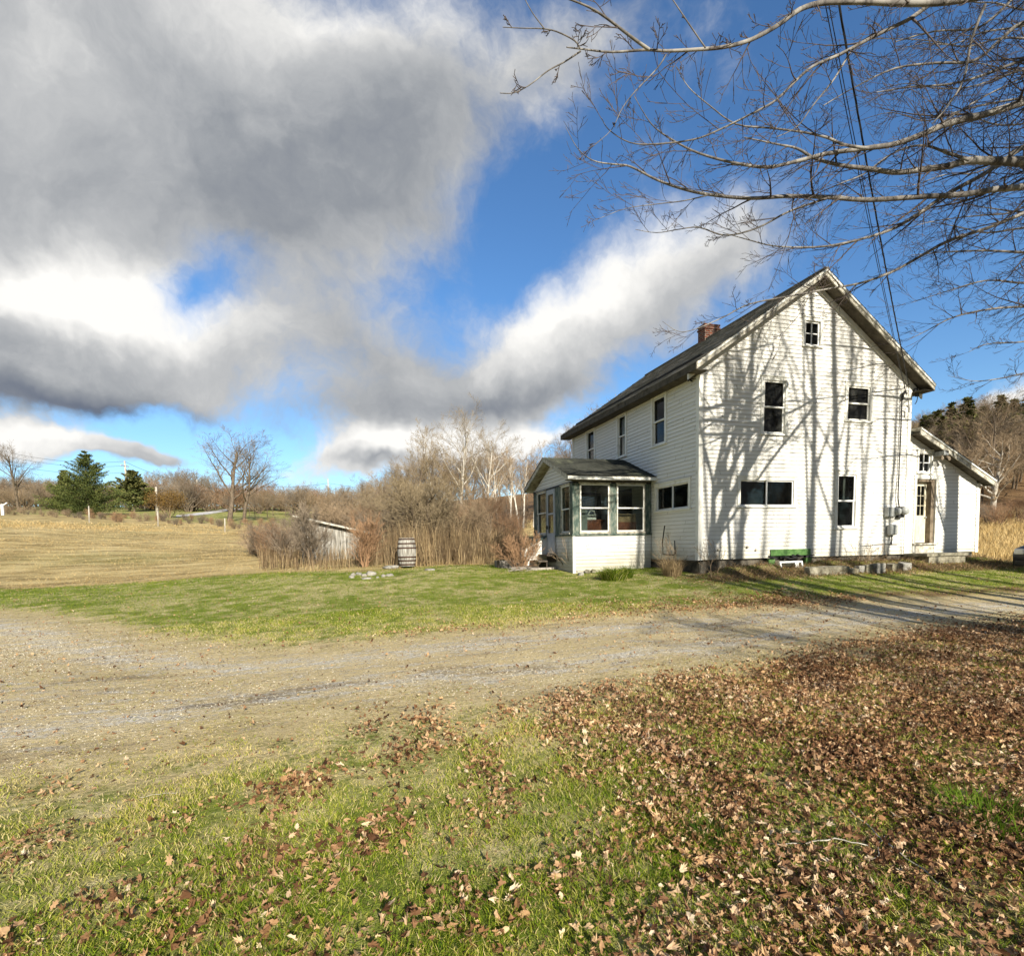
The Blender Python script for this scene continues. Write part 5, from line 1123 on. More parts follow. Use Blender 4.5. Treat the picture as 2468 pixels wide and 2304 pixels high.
# distinct trees behind the brush
def special(name, lab, dx, dep, ytop, prm, seed, r0, mt, mc, wid=1.0, rz=0, lean=0, group=None, stems=1, spread=.2):
    x, y, z = spot(dx, dep); return bare_tree(name, lab, 'tree', (x, y, z-.1), ztop(dx, ytop, dep)-z, prm, seed, r0, mt, mc, stems=stems, spread=spread, lean=lean, rz=rz, group=group)
special('bare_tree', 'tallest bare tree with a round open crown behind the barrel', 893, 50, 776, VASE, 61, .17, BARKL, TWIGG)
special('bare_tree', 'bare tree just right of the tallest one, leaning right', 940, 52, 806, VASE, 62, .16, BARKL, TWIGG, lean=.15, rz=0)
special('bare_tree', 'crooked bare tree with a flat-topped crown left of the tallest one', 815, 48, 820, SPARSE, 63, .15, BARKG, TWIGG, lean=-.1)
special('bare_tree', 'slim forked bare tree between the crooked tree and the tallest one', 845, 54, 824, BIRCH, 64, .12, BARKL, TWIGG)
WHITE = bark('birch_bark', (.42, .38, .32), (.78, .74, .66), 4)
for k, (dx, yt, sd_, ln, lab) in enumerate(((968, 878, 71, -.12, 'white birch, leftmost, leaning left beside the porch roof'), (988, 885, 72, .10, 'white birch, second from the left'), (1010, 868, 73, -.14, 'white birch leaning left nearest the porch gable'), (1016, 872, 74, .05, 'upright white birch right at the porch gable'), (1036, 852, 75, .02, 'tall white birch partly behind the porch roof'))):
    special('birch_tree', lab, dx, 46+k, yt, BIRCH, sd_, .10, WHITE, TWIGF, lean=ln, group='white birches left of the porch')
# old orchard trees and thickets nearer the house
ORCH = [lv(7, .12, .03, .75, 13, .10, (.45, 1.0), (.6, .85), rr=.55, trunk=.7), lv(6, .16, .06, .85, 9, .12, (.4, .9), (.5, .7), rr=.6), lv(5, .18, .10, .85, 6, .12, (.4, .9), (.45, .7), rr=.6), lv(4, .18, .12, .8, 4, .12, (.4, .9), (.5, .85), rr=.65, rmin=.004), lv(2, .15, .1, .7, rmin=.003)]
def orch(lab, dx, dep, yt, seed, r0=.11, stems=3, mc=TWIGD, spread=.35, w=1.0):
    x, y, z = spot(dx, dep); o = bare_tree('apple_tree', lab, 'tree', (x, y, z-.05), ztop(dx, yt, dep)-z, ORCH, seed, r0, BARKG, mc, stems=stems, spread=spread); o.scale = (w, w, 1); return o
orch('big leafless apple tree with dense upright twigs behind the brush right of the barrel', 838, 23.5, 905, 81, .11, 4, TWIGG, .5, 1.25)
orch('leafless apple tree growing right in front of the small shed', 604, 18.9, 966, 82, .05, 2, TWIGD, .3, .8)
special('rusty_bush', 'reddish-brown upright bush between the shed and the barrel', 706, 17.6, 985, BUSH, 83, .03, TWIGR, TWIGR, stems=8, spread=.16)
orch('leafless bushy tree behind the small shed', 660, 27, 950, 84, .06, 3, TWIGF, .4, 1.2)
orch('leafless bushy tree left of the small shed', 528, 25, 1012, 85, .04, 4, TWIGF, .4, 1.2)
orch('leafless bushy tree between the apple tree and the birches', 930, 30, 930, 86, .06, 4, TWIGF, .35, 1.0)
orch('dark leafless bush tree left of the big apple tree', 780, 26, 925, 87, .07, 3, TWIGG, .4, 1.1)
s = spot(1008, 17.5); bare_tree('red_bush', 'low rust-red twiggy bush beside the porch steps', 'bush', s, 1.35, BUSH, 88, .014, TWIGR, TWIGR, stems=9, spread=.55, thick=(0,))
for i, (xr, dr_, hr, n) in enumerate((((480, 562), (20, 27), (1.0, 2.0), 5), ((570, 720), (24.5, 32), (1.6, 2.7), 10), ((690, 1010), (22, 42), (1.6, 3.2), 24), ((0, 560), (51, 60), (.6, 1.2), 60), ((1780, 2000), (36, 44), (1.2, 2.6), 10))):
    lab = ('tan leafless thicket left of the small shed', 'tan leafless thicket behind the small shed', 'tan leafless thicket behind the barrel', 'low purplish thicket along the far fence line', 'brown thicket at the foot of the wooded hill')[i]
    wood(n, xr, dr_, [0], lab, lab+'s', BP, 4, (1.0, 1.5), hr)

# small shed in the thicket
sx, sy, sz = spot(643, 21.0); SHX = thing('shed', 'small whitewashed shed with a sloping roof in the thicket', 'shed', (sx, sy, sz-.05), -YAW*.6)
SHW = mottled('flaking_whitewash', [(.34, (.13, .12, .10)), (.5, (.29, .275, .24)), (.66, (.48, .46, .42))], 4, .9, .2, stretch=(4, 4, .4))
w2 = 1.15; hl = ztop(588, 1003, 21)-sz; hr_ = ztop(700, 1030, 21)-sz
B = MB(); nb = 16
for k in range(nb):
    a = -w2+2*w2*k/nb; b = a+2*w2/nb-.012; ha = hl+(hr_-hl)*k/nb; hb = hl+(hr_-hl)*(k+1)/nb; o = random.uniform(0, .012)
    B.hexa([(a, -o, 0), (b, -o, 0), (b, .03, 0), (a, .03, 0), (a, -o, ha), (b, -o, hb), (b, .03, hb), (a, .03, ha)])
B.build('front_wall', SHW, SHX)
MB().prism([(-w2, .03, 0), (w2, .03, 0), (w2, .03, hr_), (-w2, .03, hl)], (0, 1.8, 0)).build('wall', SHW, SHX)
MB().hexa([(-w2-.22, -.25, hl+.03), (w2+.22, -.25, hr_-.05), (w2+.22, 2.1, hr_-.05), (-w2-.22, 2.1, hl+.03), (-w2-.22, -.25, hl+.09), (w2+.22, -.25, hr_+.01), (w2+.22, 2.1, hr_+.01), (-w2-.22, 2.1, hl+.09)]).build('roof', TRIMD, SHX)

# ------------------------------------------------------------------ barrel, stones, blocks, bits by the house
bx_, by_, bz_ = spot(789, 17.2); bz_ = ztop(789, 1099, 17.2)
BW = mottled('barrel_oak', [(.32, (.11, .10, .085)), (.5, (.32, .30, .265)), (.66, (.56, .54, .49))], 6, .85, .3, .008, stretch=(3, 3, .4))
RUST = mottled('rusty_hoop', [(.3, (.03, .018, .013)), (.6, (.075, .042, .028))], 12, .8, .2)
t = thing('barrel', 'old whisky-style wooden barrel with rusty hoops at the edge of the brush', 'barrel', (bx_, by_, bz_))
def brad(z): return .295-.055*((z-.45)/.45)**2*1.0
B = MB(); ns = 22
for k in range(ns):
    a0 = 6.28318*k/ns+.012; a1 = 6.28318*(k+1)/ns-.012; zs = np.linspace(0, .9, 9); V = []
    for z in zs:
        for a in (a0, a1): V.append((brad(z)*math.cos(a), brad(z)*math.sin(a), z))
        for a in (a1, a0): V.append(((brad(z)-.03)*math.cos(a), (brad(z)-.03)*math.sin(a), z))
    F = [(4*j+q, 4*j+(q+1) % 4, 4*j+4+(q+1) % 4, 4*j+4+q) for j in range(8) for q in range(4)]+[(3, 2, 1, 0), (32, 33, 34, 35)]
    B.add(V, F)
B.build('staves', BW, t)
MB().lathe([(.0, .83), (.22, .83), (.22, .86), (0, .86)], k=24).build('head', BW, t)
for z in (.03, .155, .27, .56, .70, .84):
    MB().lathe([(brad(z)+.004, z), (brad(z)+.009, z), (brad(z+.045)+.009, z+.045), (brad(z+.045)+.004, z+.045)], k=28).build('hoop', RUST, t)
def stone(name, lab, p, sx, sy, sz, seed, m_=None, cat='stone', group=None, cuts=3):
    rs = np.random.default_rng(seed); bm_v = []; nu, nv = 16, 10
    for i in range(nv+1):
        th = math.pi*i/nv
        for j in range(nu):
            ph = 2*math.pi*j/nu; d = np.array([math.sin(th)*math.cos(ph), math.sin(th)*math.sin(ph), math.cos(th)])
            d = np.sign(d)*np.abs(d)**.72
            n_ = 1+.10*math.sin(3*d[0]+seed)+.09*math.sin(4*d[1]*1.3+seed*2)+.08*math.sin(5*d[2]+d[0]*3+seed)
            bm_v.append(d*n_*np.array([sx, sy, sz])*.5)
    F = [(i*nu+j, (i+1)*nu+j, (i+1)*nu+(j+1) % nu, i*nu+(j+1) % nu) for i in range(nv) for j in range(nu)]
    o = link(name, raw_mesh(name, np.array(bm_v), [np.array(F)], m_ or STONE, smooth=True), None, p); o.rotation_euler = (rs.uniform(-.1, .1), rs.uniform(-.1, .1), rs.uniform(0, 6.28) if abs(sx-sy) < .1 else rs.uniform(-.3, .3))
    return tag(o, lab, cat, group)
def on(dx, dy, dz=0):
    p = G(dx, dy); return (float(p[0]), float(p[1]), float(p[2])+dz)
PALE = mottled('pale_stone', [(.25, (.16, .15, .12)), (.5, (.30, .28, .24)), (.75, (.46, .43, .38))], 6, .95, .5, .02)
SL = [(760, 1103, .62, .45, .16, 'flat pale slab in front of the barrel'), (721, 1117, .30, .25, .22, 'largest pale stone of the pile left of the barrel'), (707, 1119, .17, .15, .15, 'small pale stone in the middle of the pile left of the barrel'), (697, 1116, .22, .2, .14, 'stone with a dark top at the back of the pile left of the barrel'), (686, 1118, .2, .18, .16, 'grey stone left in the pile left of the barrel'), (683, 1122, .22, .2, .14, 'grey stone at the left end of the pile left of the barrel'), (712, 1124, .34, .2, .08, 'flat stone at the front of the pile left of the barrel'), (745, 1120, .18, .16, .14, 'small pale stone below the slab of the barrel'), (757, 1119, .26, .18, .15, 'oblong pale stone below the slab of the barrel'), (733, 1122, .12, .1, .09, 'tiny stone between the two groups below the barrel'), (835, 1107, .4, .25, .1, 'flat mossy stone in the lawn right of the barrel')]
for k, (dx, dy, a, b, c, lab) in enumerate(SL): stone('stone', lab, on(dx, dy, c*.15), a*.85, b*.7, c*.8, k+3, PALE if k % 3 else STONE, group='stones left of the barrel')
stone('round_stone', 'round tan boulder at the corner of the farmhouse', on(1371, 1111, .12), .34, .30, .30, 40, mottled('tan_stone', [(.3, (.24, .20, .13)), (.7, (.46, .40, .28))], 6, .95, .4))
for k, (dx, dy, a, b, c, lab) in enumerate(((1131, 1098, .34, .22, .26, 'reddish block in front of the porch wall'), (1140, 1113, .22, .2, .14, 'pale stone heaped in front of the porch, left'), (1119, 1112, .24, .2, .2, 'dark stone at the porch corner under the thorny shrub'), (1152, 1112, .18, .16, .14, 'pale stone beside the evergreen clump'), (1128, 1117, .2, .16, .12, 'pale stone lowest in the heap before the porch'), (1146, 1102, .15, .14, .13, 'small pale stone at the back of the heap before the porch'))):
    stone('stone', lab, on(dx, dy, c*.3), a, b, c, 60+k, (CONC if k % 2 else STONE), group='stones heaped before the porch')
x, y, z = on(1160, 1104); tag(MB().box(-.08, .08, -.07, .07, -.05, .30).build('post_stub', GREYW, None, loc=(x, y, z), bevel=.01), 'short grey post stub in front of the porch wall', 'post')
# concrete kerb and blocks of the bed before the gable
def bx3(name, lab, x0, x1, y0, y1, z0, z1, m_, cat='block', group=None, rz=0, bev=.02):
    cx, cy = (x0+x1)/2, (y0+y1)/2; o = MB().box(x0-cx, x1-cx, y0-cy, y1-cy, z0, z1).xf(lambda q: q+np.array([random.uniform(-.03, .03), random.uniform(-.03, .03), random.uniform(-.035, .015)])).build(name, m_, None, bevel=bev); o.location = (cx, cy, 0); o.rotation_euler = (0, 0, rz); return tag(o, lab, cat, group)
bx3('concrete_kerb', 'long mossy concrete kerb in front of the green hatch', 2.55, 3.85, -1.3, -1.1, -.62, -.23, CONC, 'kerb')
for k, (xa, xb, zt, lab) in enumerate(((3.9, 4.2, -.30, 'dark concrete block right after the long kerb'), (4.28, 4.46, -.23, 'upright block, second after the long kerb'), (4.52, 4.75, -.21, 'pale block in the middle of the row'), (4.82, 5.2, -.18, 'palest and widest block of the row'), (5.6, 5.85, -.2, 'block of the row before the tall window'), (6.0, 6.35, -.19, 'last block of the row before the meters'))):
    bx3('concrete_block', lab, xa, xb, -1.28+.12*(k > 3), -1.08+.12*(k > 3), -.7, zt, (CONC, STONE)[k % 2], 'block', 'row of blocks before the gable wall', random.uniform(-.08, .08))
t = thing('old_window_frame', 'white window frame lying against the green basement hatch', 'frame', (2.88, -.32, -.34)); t.rotation_euler = (R_(-14), 0, 0)
MB().box(-.4, .4, -.02, .02, .2, .25).box(-.4, -.35, -.02, .02, 0, .2).box(.35, .4, -.02, .02, 0, .2).box(.13, .25, -.02, .02, 0, .2).build('frame', VINYL, t)
MB().box(-.34, .12, -.005, .005, .0, .2).build('pane', GLASS, t)
rq = random.Random(9); B = MB()
for k in range(16):
    a = (rq.uniform(2.5, 3.6), rq.uniform(-.12, .12), rq.uniform(-.05, .06)); B.bar(a, (a[0]+rq.uniform(-.3, .3), a[1]+rq.uniform(-.05, .05), a[2]+rq.uniform(-.04, .08)), rq.uniform(.02, .07), .03)
tag(B.build('hatch_rubbish', BLACK), 'dark rags and sticks stuffed into the basement hatch', 'rubbish')
# weathered planter and sticks left of the steps
x, y, z = on(998, 1103); t = thing('raised_bed', 'low dark plank bed beside the porch steps', 'planter', (x, y+.25, z))
for bx in ((-.55, .55, -.3, -.26), (-.55, .55, .26, .3), (-.55, -.51, -.26, .26), (.51, .55, -.26, .26)): MB().box(*bx, -.1, .26).build('plank', GREYW, t)
for cx in (-.57, .57): MB().box(cx-.03, cx+.03, -.33, -.27, -.1, .30).build('post', DARKW, t)
rq = random.Random(19); B = MB()
for k in range(26):
    a = rq.uniform(-.5, .3); b = rq.uniform(-.3, .25); an = rq.uniform(-.5, .7); L = rq.uniform(.2, .6); zz = .02+rq.random()*.12
    B.tube([(a, b, zz), (a+L*.5*math.cos(an), b+L*.5*math.sin(an), zz+.04), (a+L*math.cos(an), b+L*math.sin(an), zz+rq.uniform(-.02, .08))], [.006, .005, .003], 4)
x, y, z = on(1012, 1110); tag(B.build('stick_pile', GREYW, None, loc=(x, y, z)), 'pile of pale cut stems beside the porch steps', 'sticks')

# shrubs and dead stems against the house
def wall_shrub(name, lab, x, y, hgt, seed, prm, r0, stems, spread, mt=BARKG, mc=TWIGF, cat='shrub'):
    return bare_tree(name, lab, cat, (x, y, h1(x, y)-.02), hgt, prm, seed, r0, mt, mc, stems=stems, spread=spread, thick=(0,))
SHR = [lv(6, .12, .03, .75, 6, .25, (.4, .8), (.4, .7), rr=.6, trunk=.8), lv(4, .14, .06, .8, 4, .2, (.4, .8), (.4, .7), rr=.6, rmin=.004), lv(3, .15, .05, .6, rmin=.003)]
p = G(1112, 1108); wall_shrub('thorny_shrub', 'leafless thorny shrub at the front corner of the porch', p[0]-.1, p[1], 1.15, 301, SHR, .018, 6, .8)
p = G(1300, 1112); wall_shrub('rose_canes', 'tall dead canes beside the sliding window wall', p[0], p[1], 1.2, 302, SHR, .016, 5, .5)
wall_shrub('vine_stems', 'small leafless vine at the corner of the farmhouse', .25, -.35, 1.05, 303, SHR, .010, 4, .4, TWIGF)
wall_shrub('gable_shrub', 'small dead shrub under the tall ground floor window', 5.3, -.5, .75, 304, SHR, .010, 4, .7, TWIGF)
p = G(1053, 1105); wall_shrub('step_weeds', 'bare weed stems on the porch steps', -3.55, 4.1, .75, 305, SHR, .010, 4, .5)
tag(MB().tube([(-.14, .95, .55), (-.12, .95, .18), (-.12, 1.0, .14), (-.12, 1.35, .13), (-.12, 1.6, .15), (-.13, 1.62, .5), (-.12, 1.58, .75), (-.13, 1.50, 1.0)], .02, 6).build('iron_bracket', BLACK, None, True), 'black bent iron rod leaning on the shaded wall by the porch', 'rod')
def straw_clump(name, lab, x, y, n, hgt, spread, seed, m_=None, wd=.006, cat='grass clump', up=.6, tint=(.5, .2)):
    r2 = np.random.default_rng(seed); a = r2.uniform(0, 6.283, n); rad = spread*np.sqrt(r2.random(n))*.45; X = rad*np.cos(a); Y = rad*np.sin(a); Zb = H(x+X, y+Y)
    hh = hgt*r2.uniform(.4, 1.05, n); ln = r2.normal(0, 1, (n, 2))*(1-up)*hh[:, None]+np.stack([X, Y], 1)*.5
    B0 = np.stack([X, Y, Zb-h1(x, y)], 1); w_ = np.stack([np.cos(a+1.3), np.sin(a+1.3), 0*a], 1)*wd
    M1 = B0+np.stack([ln[:, 0]*.35, ln[:, 1]*.35, hh*.6], 1); T1 = B0+np.stack([ln[:, 0], ln[:, 1], hh*.95], 1)
    V = np.stack([B0-w_, B0+w_, M1+w_*.7, M1-w_*.7, T1], 1).reshape(-1, 3); i5 = np.arange(n)*5
    Fq = np.stack([i5, i5+1, i5+2, i5+3], 1); Ft = np.stack([i5+3, i5+2, i5+4], 1)
    tn = np.repeat(np.clip(r2.normal(*tint, n), 0, 1), 5)
    o = link(name, raw_mesh(name, V, [Fq, Ft], m_ or STRAW, {'tint': tn}), None, (x, y, h1(x, y))); return tag(o, lab, cat)
p = G(1305, 1118); straw_clump('dry_grass_clump', 'tan dry grass clump beside the porch and the shaded wall', p[0], p[1], 500, .6, .55, 401, tint=(.65, .15))
p = G(1190, 1126); straw_clump('evergreen_clump', 'dark green and brown leafy clump in front of the porch', p[0], p[1], 1500, .40, .8, 402, GRASS, .005, 'shrub', .45, (.30, .35))
p = G(1215, 1122); straw_clump('evergreen_clump', 'green leafy end of the clump before the porch', p[0], p[1], 700, .40, .4, 403, GRASS, .005, 'shrub', .5, (.22, .2))

# ------------------------------------------------------------------ ground cover, stuff
def blades(name, lab, x, y, hgt, wd, lean, tint, m_, cat='grass', segs=2, seed=1, z=None):
    r2 = np.random.default_rng(seed); n = len(x); z = H(x, y) if z is None else z; a = r2.uniform(0, 6.283, n); b = r2.uniform(0, 6.283, n)
    w_ = np.stack([np.cos(a), np.sin(a), 0*a], 1)*wd[:, None]; ln = np.stack([np.cos(b), np.sin(b)], 1)*(lean*hgt)[:, None]
    B0 = np.stack([x, y, z+(.003 if name == 'dry_straw' else -.01)], 1); M1 = B0+np.column_stack([ln*.4, hgt*.65]); T1 = B0+np.column_stack([ln, hgt])
    if segs == 2:
        V = np.stack([B0-w_, B0+w_, M1+w_*.75, M1-w_*.75, T1], 1).reshape(-1, 3); i5 = np.arange(n)*5
        F = [np.stack([i5, i5+1, i5+2, i5+3], 1), np.stack([i5+3, i5+2, i5+4], 1)]; k = 5
    else:
        V = np.stack([B0-w_, B0+w_, T1], 1).reshape(-1, 3); i3 = np.arange(n)*3; F = [np.stack([i3, i3+1, i3+2], 1)]; k = 3
    o = link(name, raw_mesh(name, V, F, m_, {'tint': np.repeat(np.clip(tint, 0, 1), k)})); return tag(o, lab, cat, None, 'stuff')
def scatter(n, r0, r1, seed, half=1.05, power=2.0):
    r2 = np.random.default_rng(seed); a = r2.uniform(-half, half, n)+YAW; u = r2.random(n)
    r = (r0**power+(r1**power-r0**power)*u)**(1/power) if power else r0*(r1/r0)**u
    return CAM[0]+r*np.sin(a), CAM[1]+r*np.cos(a), r, r2
HOUSEBOX = lambda x, y: ((x > -.1) & (x < 10.8) & (y > -.1) & (y < 9.2)) | ((x > PW-.1) & (x < 0) & (y > PA-.1) & (y < PB+.1))
def grass_near():
    x, y, r, r2 = scatter(660000, 1.2, 11.5, 21, power=.85)
    dr = sd_drive(x, y); gn = wob(x, y, 1.3, 2)*.5+wob(x, y, 4.2, 3)*.5+wob(x, y, 11, 1)*.35
    keep = (r2.random(len(x)) < np.clip(.25+dr/1.6+gn*.22, .0, 1)) & (dr > -.35) & ~HOUSEBOX(x, y)
    keep &= r2.random(len(x)) < np.clip(.78+.5*gn, .12, 1)
    x, y, r, dr, gn = x[keep], y[keep], r[keep], dr[keep], gn[keep]; n = len(x)
    hgt = r2.uniform(.015, .055, n)*(1+.45*np.clip(gn, -1, 1))*np.clip(.5+dr/1.5, .4, 1); wd = r2.uniform(.0008, .0018, n)*(1+r*.24)
    tint = r2.normal(.44, .18, n)-.10*gn+.62*np.clip(1-dr/2.9, 0, 1)*r2.random(n)**.4+(r2.random(n) < .22)*.38
    blades('grass', 'green grass with straw blades in the foreground', x, y, hgt, wd, r2.uniform(.3, 1.5, n), tint, GRASS, seed=22)
grass_near()
def grass_mid():
    x, y, r, r2 = scatter(350000, 9, 27, 31, power=1.2)
    dr = sd_drive(x, y); sf = sd_field(x, y); gn = wob(x, y, .8, 2)*.5+wob(x, y, 2.8, 3)*.5
    keep = (dr > .25) & (sf > -.2) & ~HOUSEBOX(x, y) & (r2.random(len(x)) < np.clip(.2+dr/1.5, 0, 1))
    x, y, r, dr, gn = x[keep], y[keep], r[keep], dr[keep], gn[keep]; n = len(x)
    blades('grass', 'short green grass of the lawn beyond the drive', x, y, r2.uniform(.02, .06, n), r2.uniform(.003, .006, n)*(r/12), r2.uniform(.3, 1.3, n), r2.normal(.38, .12, n)+.12*gn+.3*np.clip(1-dr/1.2, 0, 1)+(r2.random(n) < .10)*.3, GRASS, segs=1, seed=32)
grass_mid()
def straw_drive():
    x, y, r, r2 = scatter(120000, 2.5, 17, 41, power=1.1)
    dr = sd_drive(x, y); g = wob(x, y*1.8, 1.5, 4)+.8*np.exp(-((-dr-.2)/.6)**2)-.9*np.exp(-((-dr-.85)/.35)**2)
    keep = (dr < .8) & (r2.random(len(x)) < np.clip(.22+.4*g, .03, .9)); x, y, r = x[keep], y[keep], r[keep]; n = len(x)
    blades('dry_straw', 'flattened straw lying on the gravel drive', x, y, r2.uniform(.004, .012, n), r2.uniform(.0012, .0026, n)*(1+r*.1), r2.uniform(4, 10, n), r2.normal(.86, .14, n), GRASS, seed=42)
straw_drive()
def straw_field():
    x, y, r, r2 = scatter(200000, 15, 62, 51, power=1.1)
    sf = sd_field(x, y); g = wob(x*.5, y*1.2, .5, 5)+wob(x, y, 1.7, 6)*.5
    keep = (sf < -.1) & ~HOUSEBOX(x, y) & (r2.random(len(x)) < np.clip(.55+.4*g, .1, 1)); x, y, r, g = x[keep], y[keep], r[keep], g[keep]; n = len(x)
    l, d = lat(x, y); tall = ((l > -3) | (r > 50))
    blades('field_grass', 'tan stubble and dry grass of the field', x, y, r2.uniform(.03, .10, n)*(1+1.6*tall), r2.uniform(.004, .008, n)*(r/20), r2.uniform(.4, 1.4, n), r2.normal(.72, .16, n)-.08*g, STRAWF, segs=1, seed=52)
straw_field()
def brush():
    r2 = np.random.default_rng(61); n = 30000
    dx = r2.uniform(500, 1012, n); dep = r2.uniform(17.2, 30, n)**1.0; d = np.array([dirpx(a, 1040) for a in np.linspace(500, 1012, 200)])
    dd = np.stack([np.interp(dx, np.linspace(500, 1012, 200), d[:, k]) for k in range(3)], 1)
    P = CAM+dd*dep[:, None]; x, y = P[:, 0], P[:, 1]; sf = sd_field(x, y); g = wob(x, y, 1.1, 3)
    keep = (sf < -.15-.3*(dx < 560)) & ~HOUSEBOX(x, y) & (r2.random(n) < np.clip(.62+.35*g, .1, 1)*np.where(dx < 760, .5, 1)) & ~((np.abs(dx-643) < 62) & (dep > 20.4) & (dep < 23.5)) & ~((np.abs(dx-640) < 50) & (dep < 20.5) & (r2.random(n) < .12))
    x, y, dx, sf = x[keep], y[keep], dx[keep], sf[keep]; n = len(x)
    hgt = np.where(dx < 740, r2.uniform(.35, .9, n), r2.uniform(.4, 1.6, n))*np.clip(.45-sf*.5, .45, 1)*(1+.18*wob(x, y, 1.8, 2))
    blades('tall_dry_weeds', 'tall tan dry weed stems standing behind the lawn and around the barrel', x, y, hgt, r2.uniform(.004, .010, n), r2.uniform(.05, .28, n), r2.normal(.45, .22, n)+.15*wob(x, y, 2.2, 4), STRAW, 'dry weeds', seed=62)
    # yellow grass field at the right and behind the porch
    x, y, r, r2 = scatter(240000, 18, 60, 63, half=.95, power=1.4)
    l, d = lat(x, y); sf = sd_field(x, y)
    keep = (sf < -.1) & (x > 11.2) & (l/d > .62); x, y, r = x[keep], y[keep], r[keep]; n = len(x)
    blades('tall_dry_grass', 'tall golden dry grass right of the lean-to', x, y, r2.uniform(.25, .65, n), r2.uniform(.006, .012, n)*(r/24), r2.uniform(.1, .6, n), r2.normal(.70, .18, n)-.16*(r < 26), STRAWF, 'dry grass', seed=64)
brush()
def leaves():
    r2 = np.random.default_rng(71); L = []
    x, y, r, _ = scatter(620000, 1.2, 14, 72, half=1.05, power=1.2); keep = r2.random(len(x)) < leafd(x, y)**1.3*np.clip(.55+.07*r, 0, 1)*np.clip(.52-.35*wob(x, y, 2.6, 3), .06, .8); x, y = x[keep], y[keep]
    x2 = r2.uniform(-1, 11.5, 5000); y2 = r2.uniform(-1.6, -.05, 5000); x = np.r_[x, x2]; y = np.r_[y, y2]
    x3, y3, _, _ = scatter(3500, 8, 22, 73, half=.8, power=1.6); k3 = (sd_field(x3, y3) > 0) & ~HOUSEBOX(x3, y3); x = np.r_[x, x3[k3]]; y = np.r_[y, y3[k3]]
    ok = ~HOUSEBOX(x, y); x, y = x[ok], y[ok]; n = len(x); z = H(x, y)+r2.uniform(.008, .045, n)
    s = (.010+.021*r2.random(n)**1.3)*np.where(y > -2, .8, 1)
    # outline of a five-lobed leaf with its stalk end
    out = np.array([(0, -.75), (.45, -.62), (.62, -.2), (1.0, .05), (.58, .28), (.62, .75), (.25, .62), (0, 1.15), (-.25, .62), (-.62, .75), (-.58, .28), (-1.0, .05), (-.62, -.2), (-.45, -.62)])
    P = np.concatenate([[(0, 0)], out]); k = len(P)
    curl = r2.normal(.75, .7, (n, 1)); fold = r2.normal(.5, .6, (n, 1)); tw = r2.normal(0, .3, (n, 1))
    X = P[None, :, 0]*np.ones((n, 1))*r2.uniform(.65, 1, (n, 1)); Y = P[None, :, 1]*np.ones((n, 1)); Zl = curl*X**2*.9+fold*Y*np.abs(Y)*.6+tw*X*Y+r2.normal(0, .10, (n, k))
    X = X*(1-np.clip(np.abs(curl), 0, .8)*.35)
    jit = 1+r2.normal(0, .13, (n, k)); X = X*jit; Y = Y*jit
    V = np.stack([X, Y, Zl], -1)*s[:, None, None]
    a = r2.uniform(0, 6.283, n); tx = r2.normal(0, .75, n); ty = r2.normal(0, .75, n)
    def rot(V, ax, an):
        c, s_ = np.cos(an)[:, None], np.sin(an)[:, None]; A = V.copy(); i, j = ((1, 2), (2, 0), (0, 1))[ax]
        A[..., i] = V[..., i]*c-V[..., j]*s_; A[..., j] = V[..., i]*s_+V[..., j]*c; return A
    V = rot(rot(rot(V, 0, tx), 1, ty), 2, a)+np.stack([x, y, z], 1)[:, None]
    b = np.arange(n)*k; F = []
    for i in range(1, k): F.append(np.stack([b, b+i, b+(i % (k-1))+1], 1))
    T = np.clip(r2.normal(.57, .26, n)-.15*(wob(x, y, 2, 6) > .3), 0, 1)
    tag(link('fallen_leaves', raw_mesh('fallen_leaves', V.reshape(-1, 3), [np.concatenate(F)], LEAF, {'tint': np.repeat(T, k)})), 'curled brown maple leaves lying on the grass', 'leaves', None, 'stuff')
    print('leaves', n)
leaves()
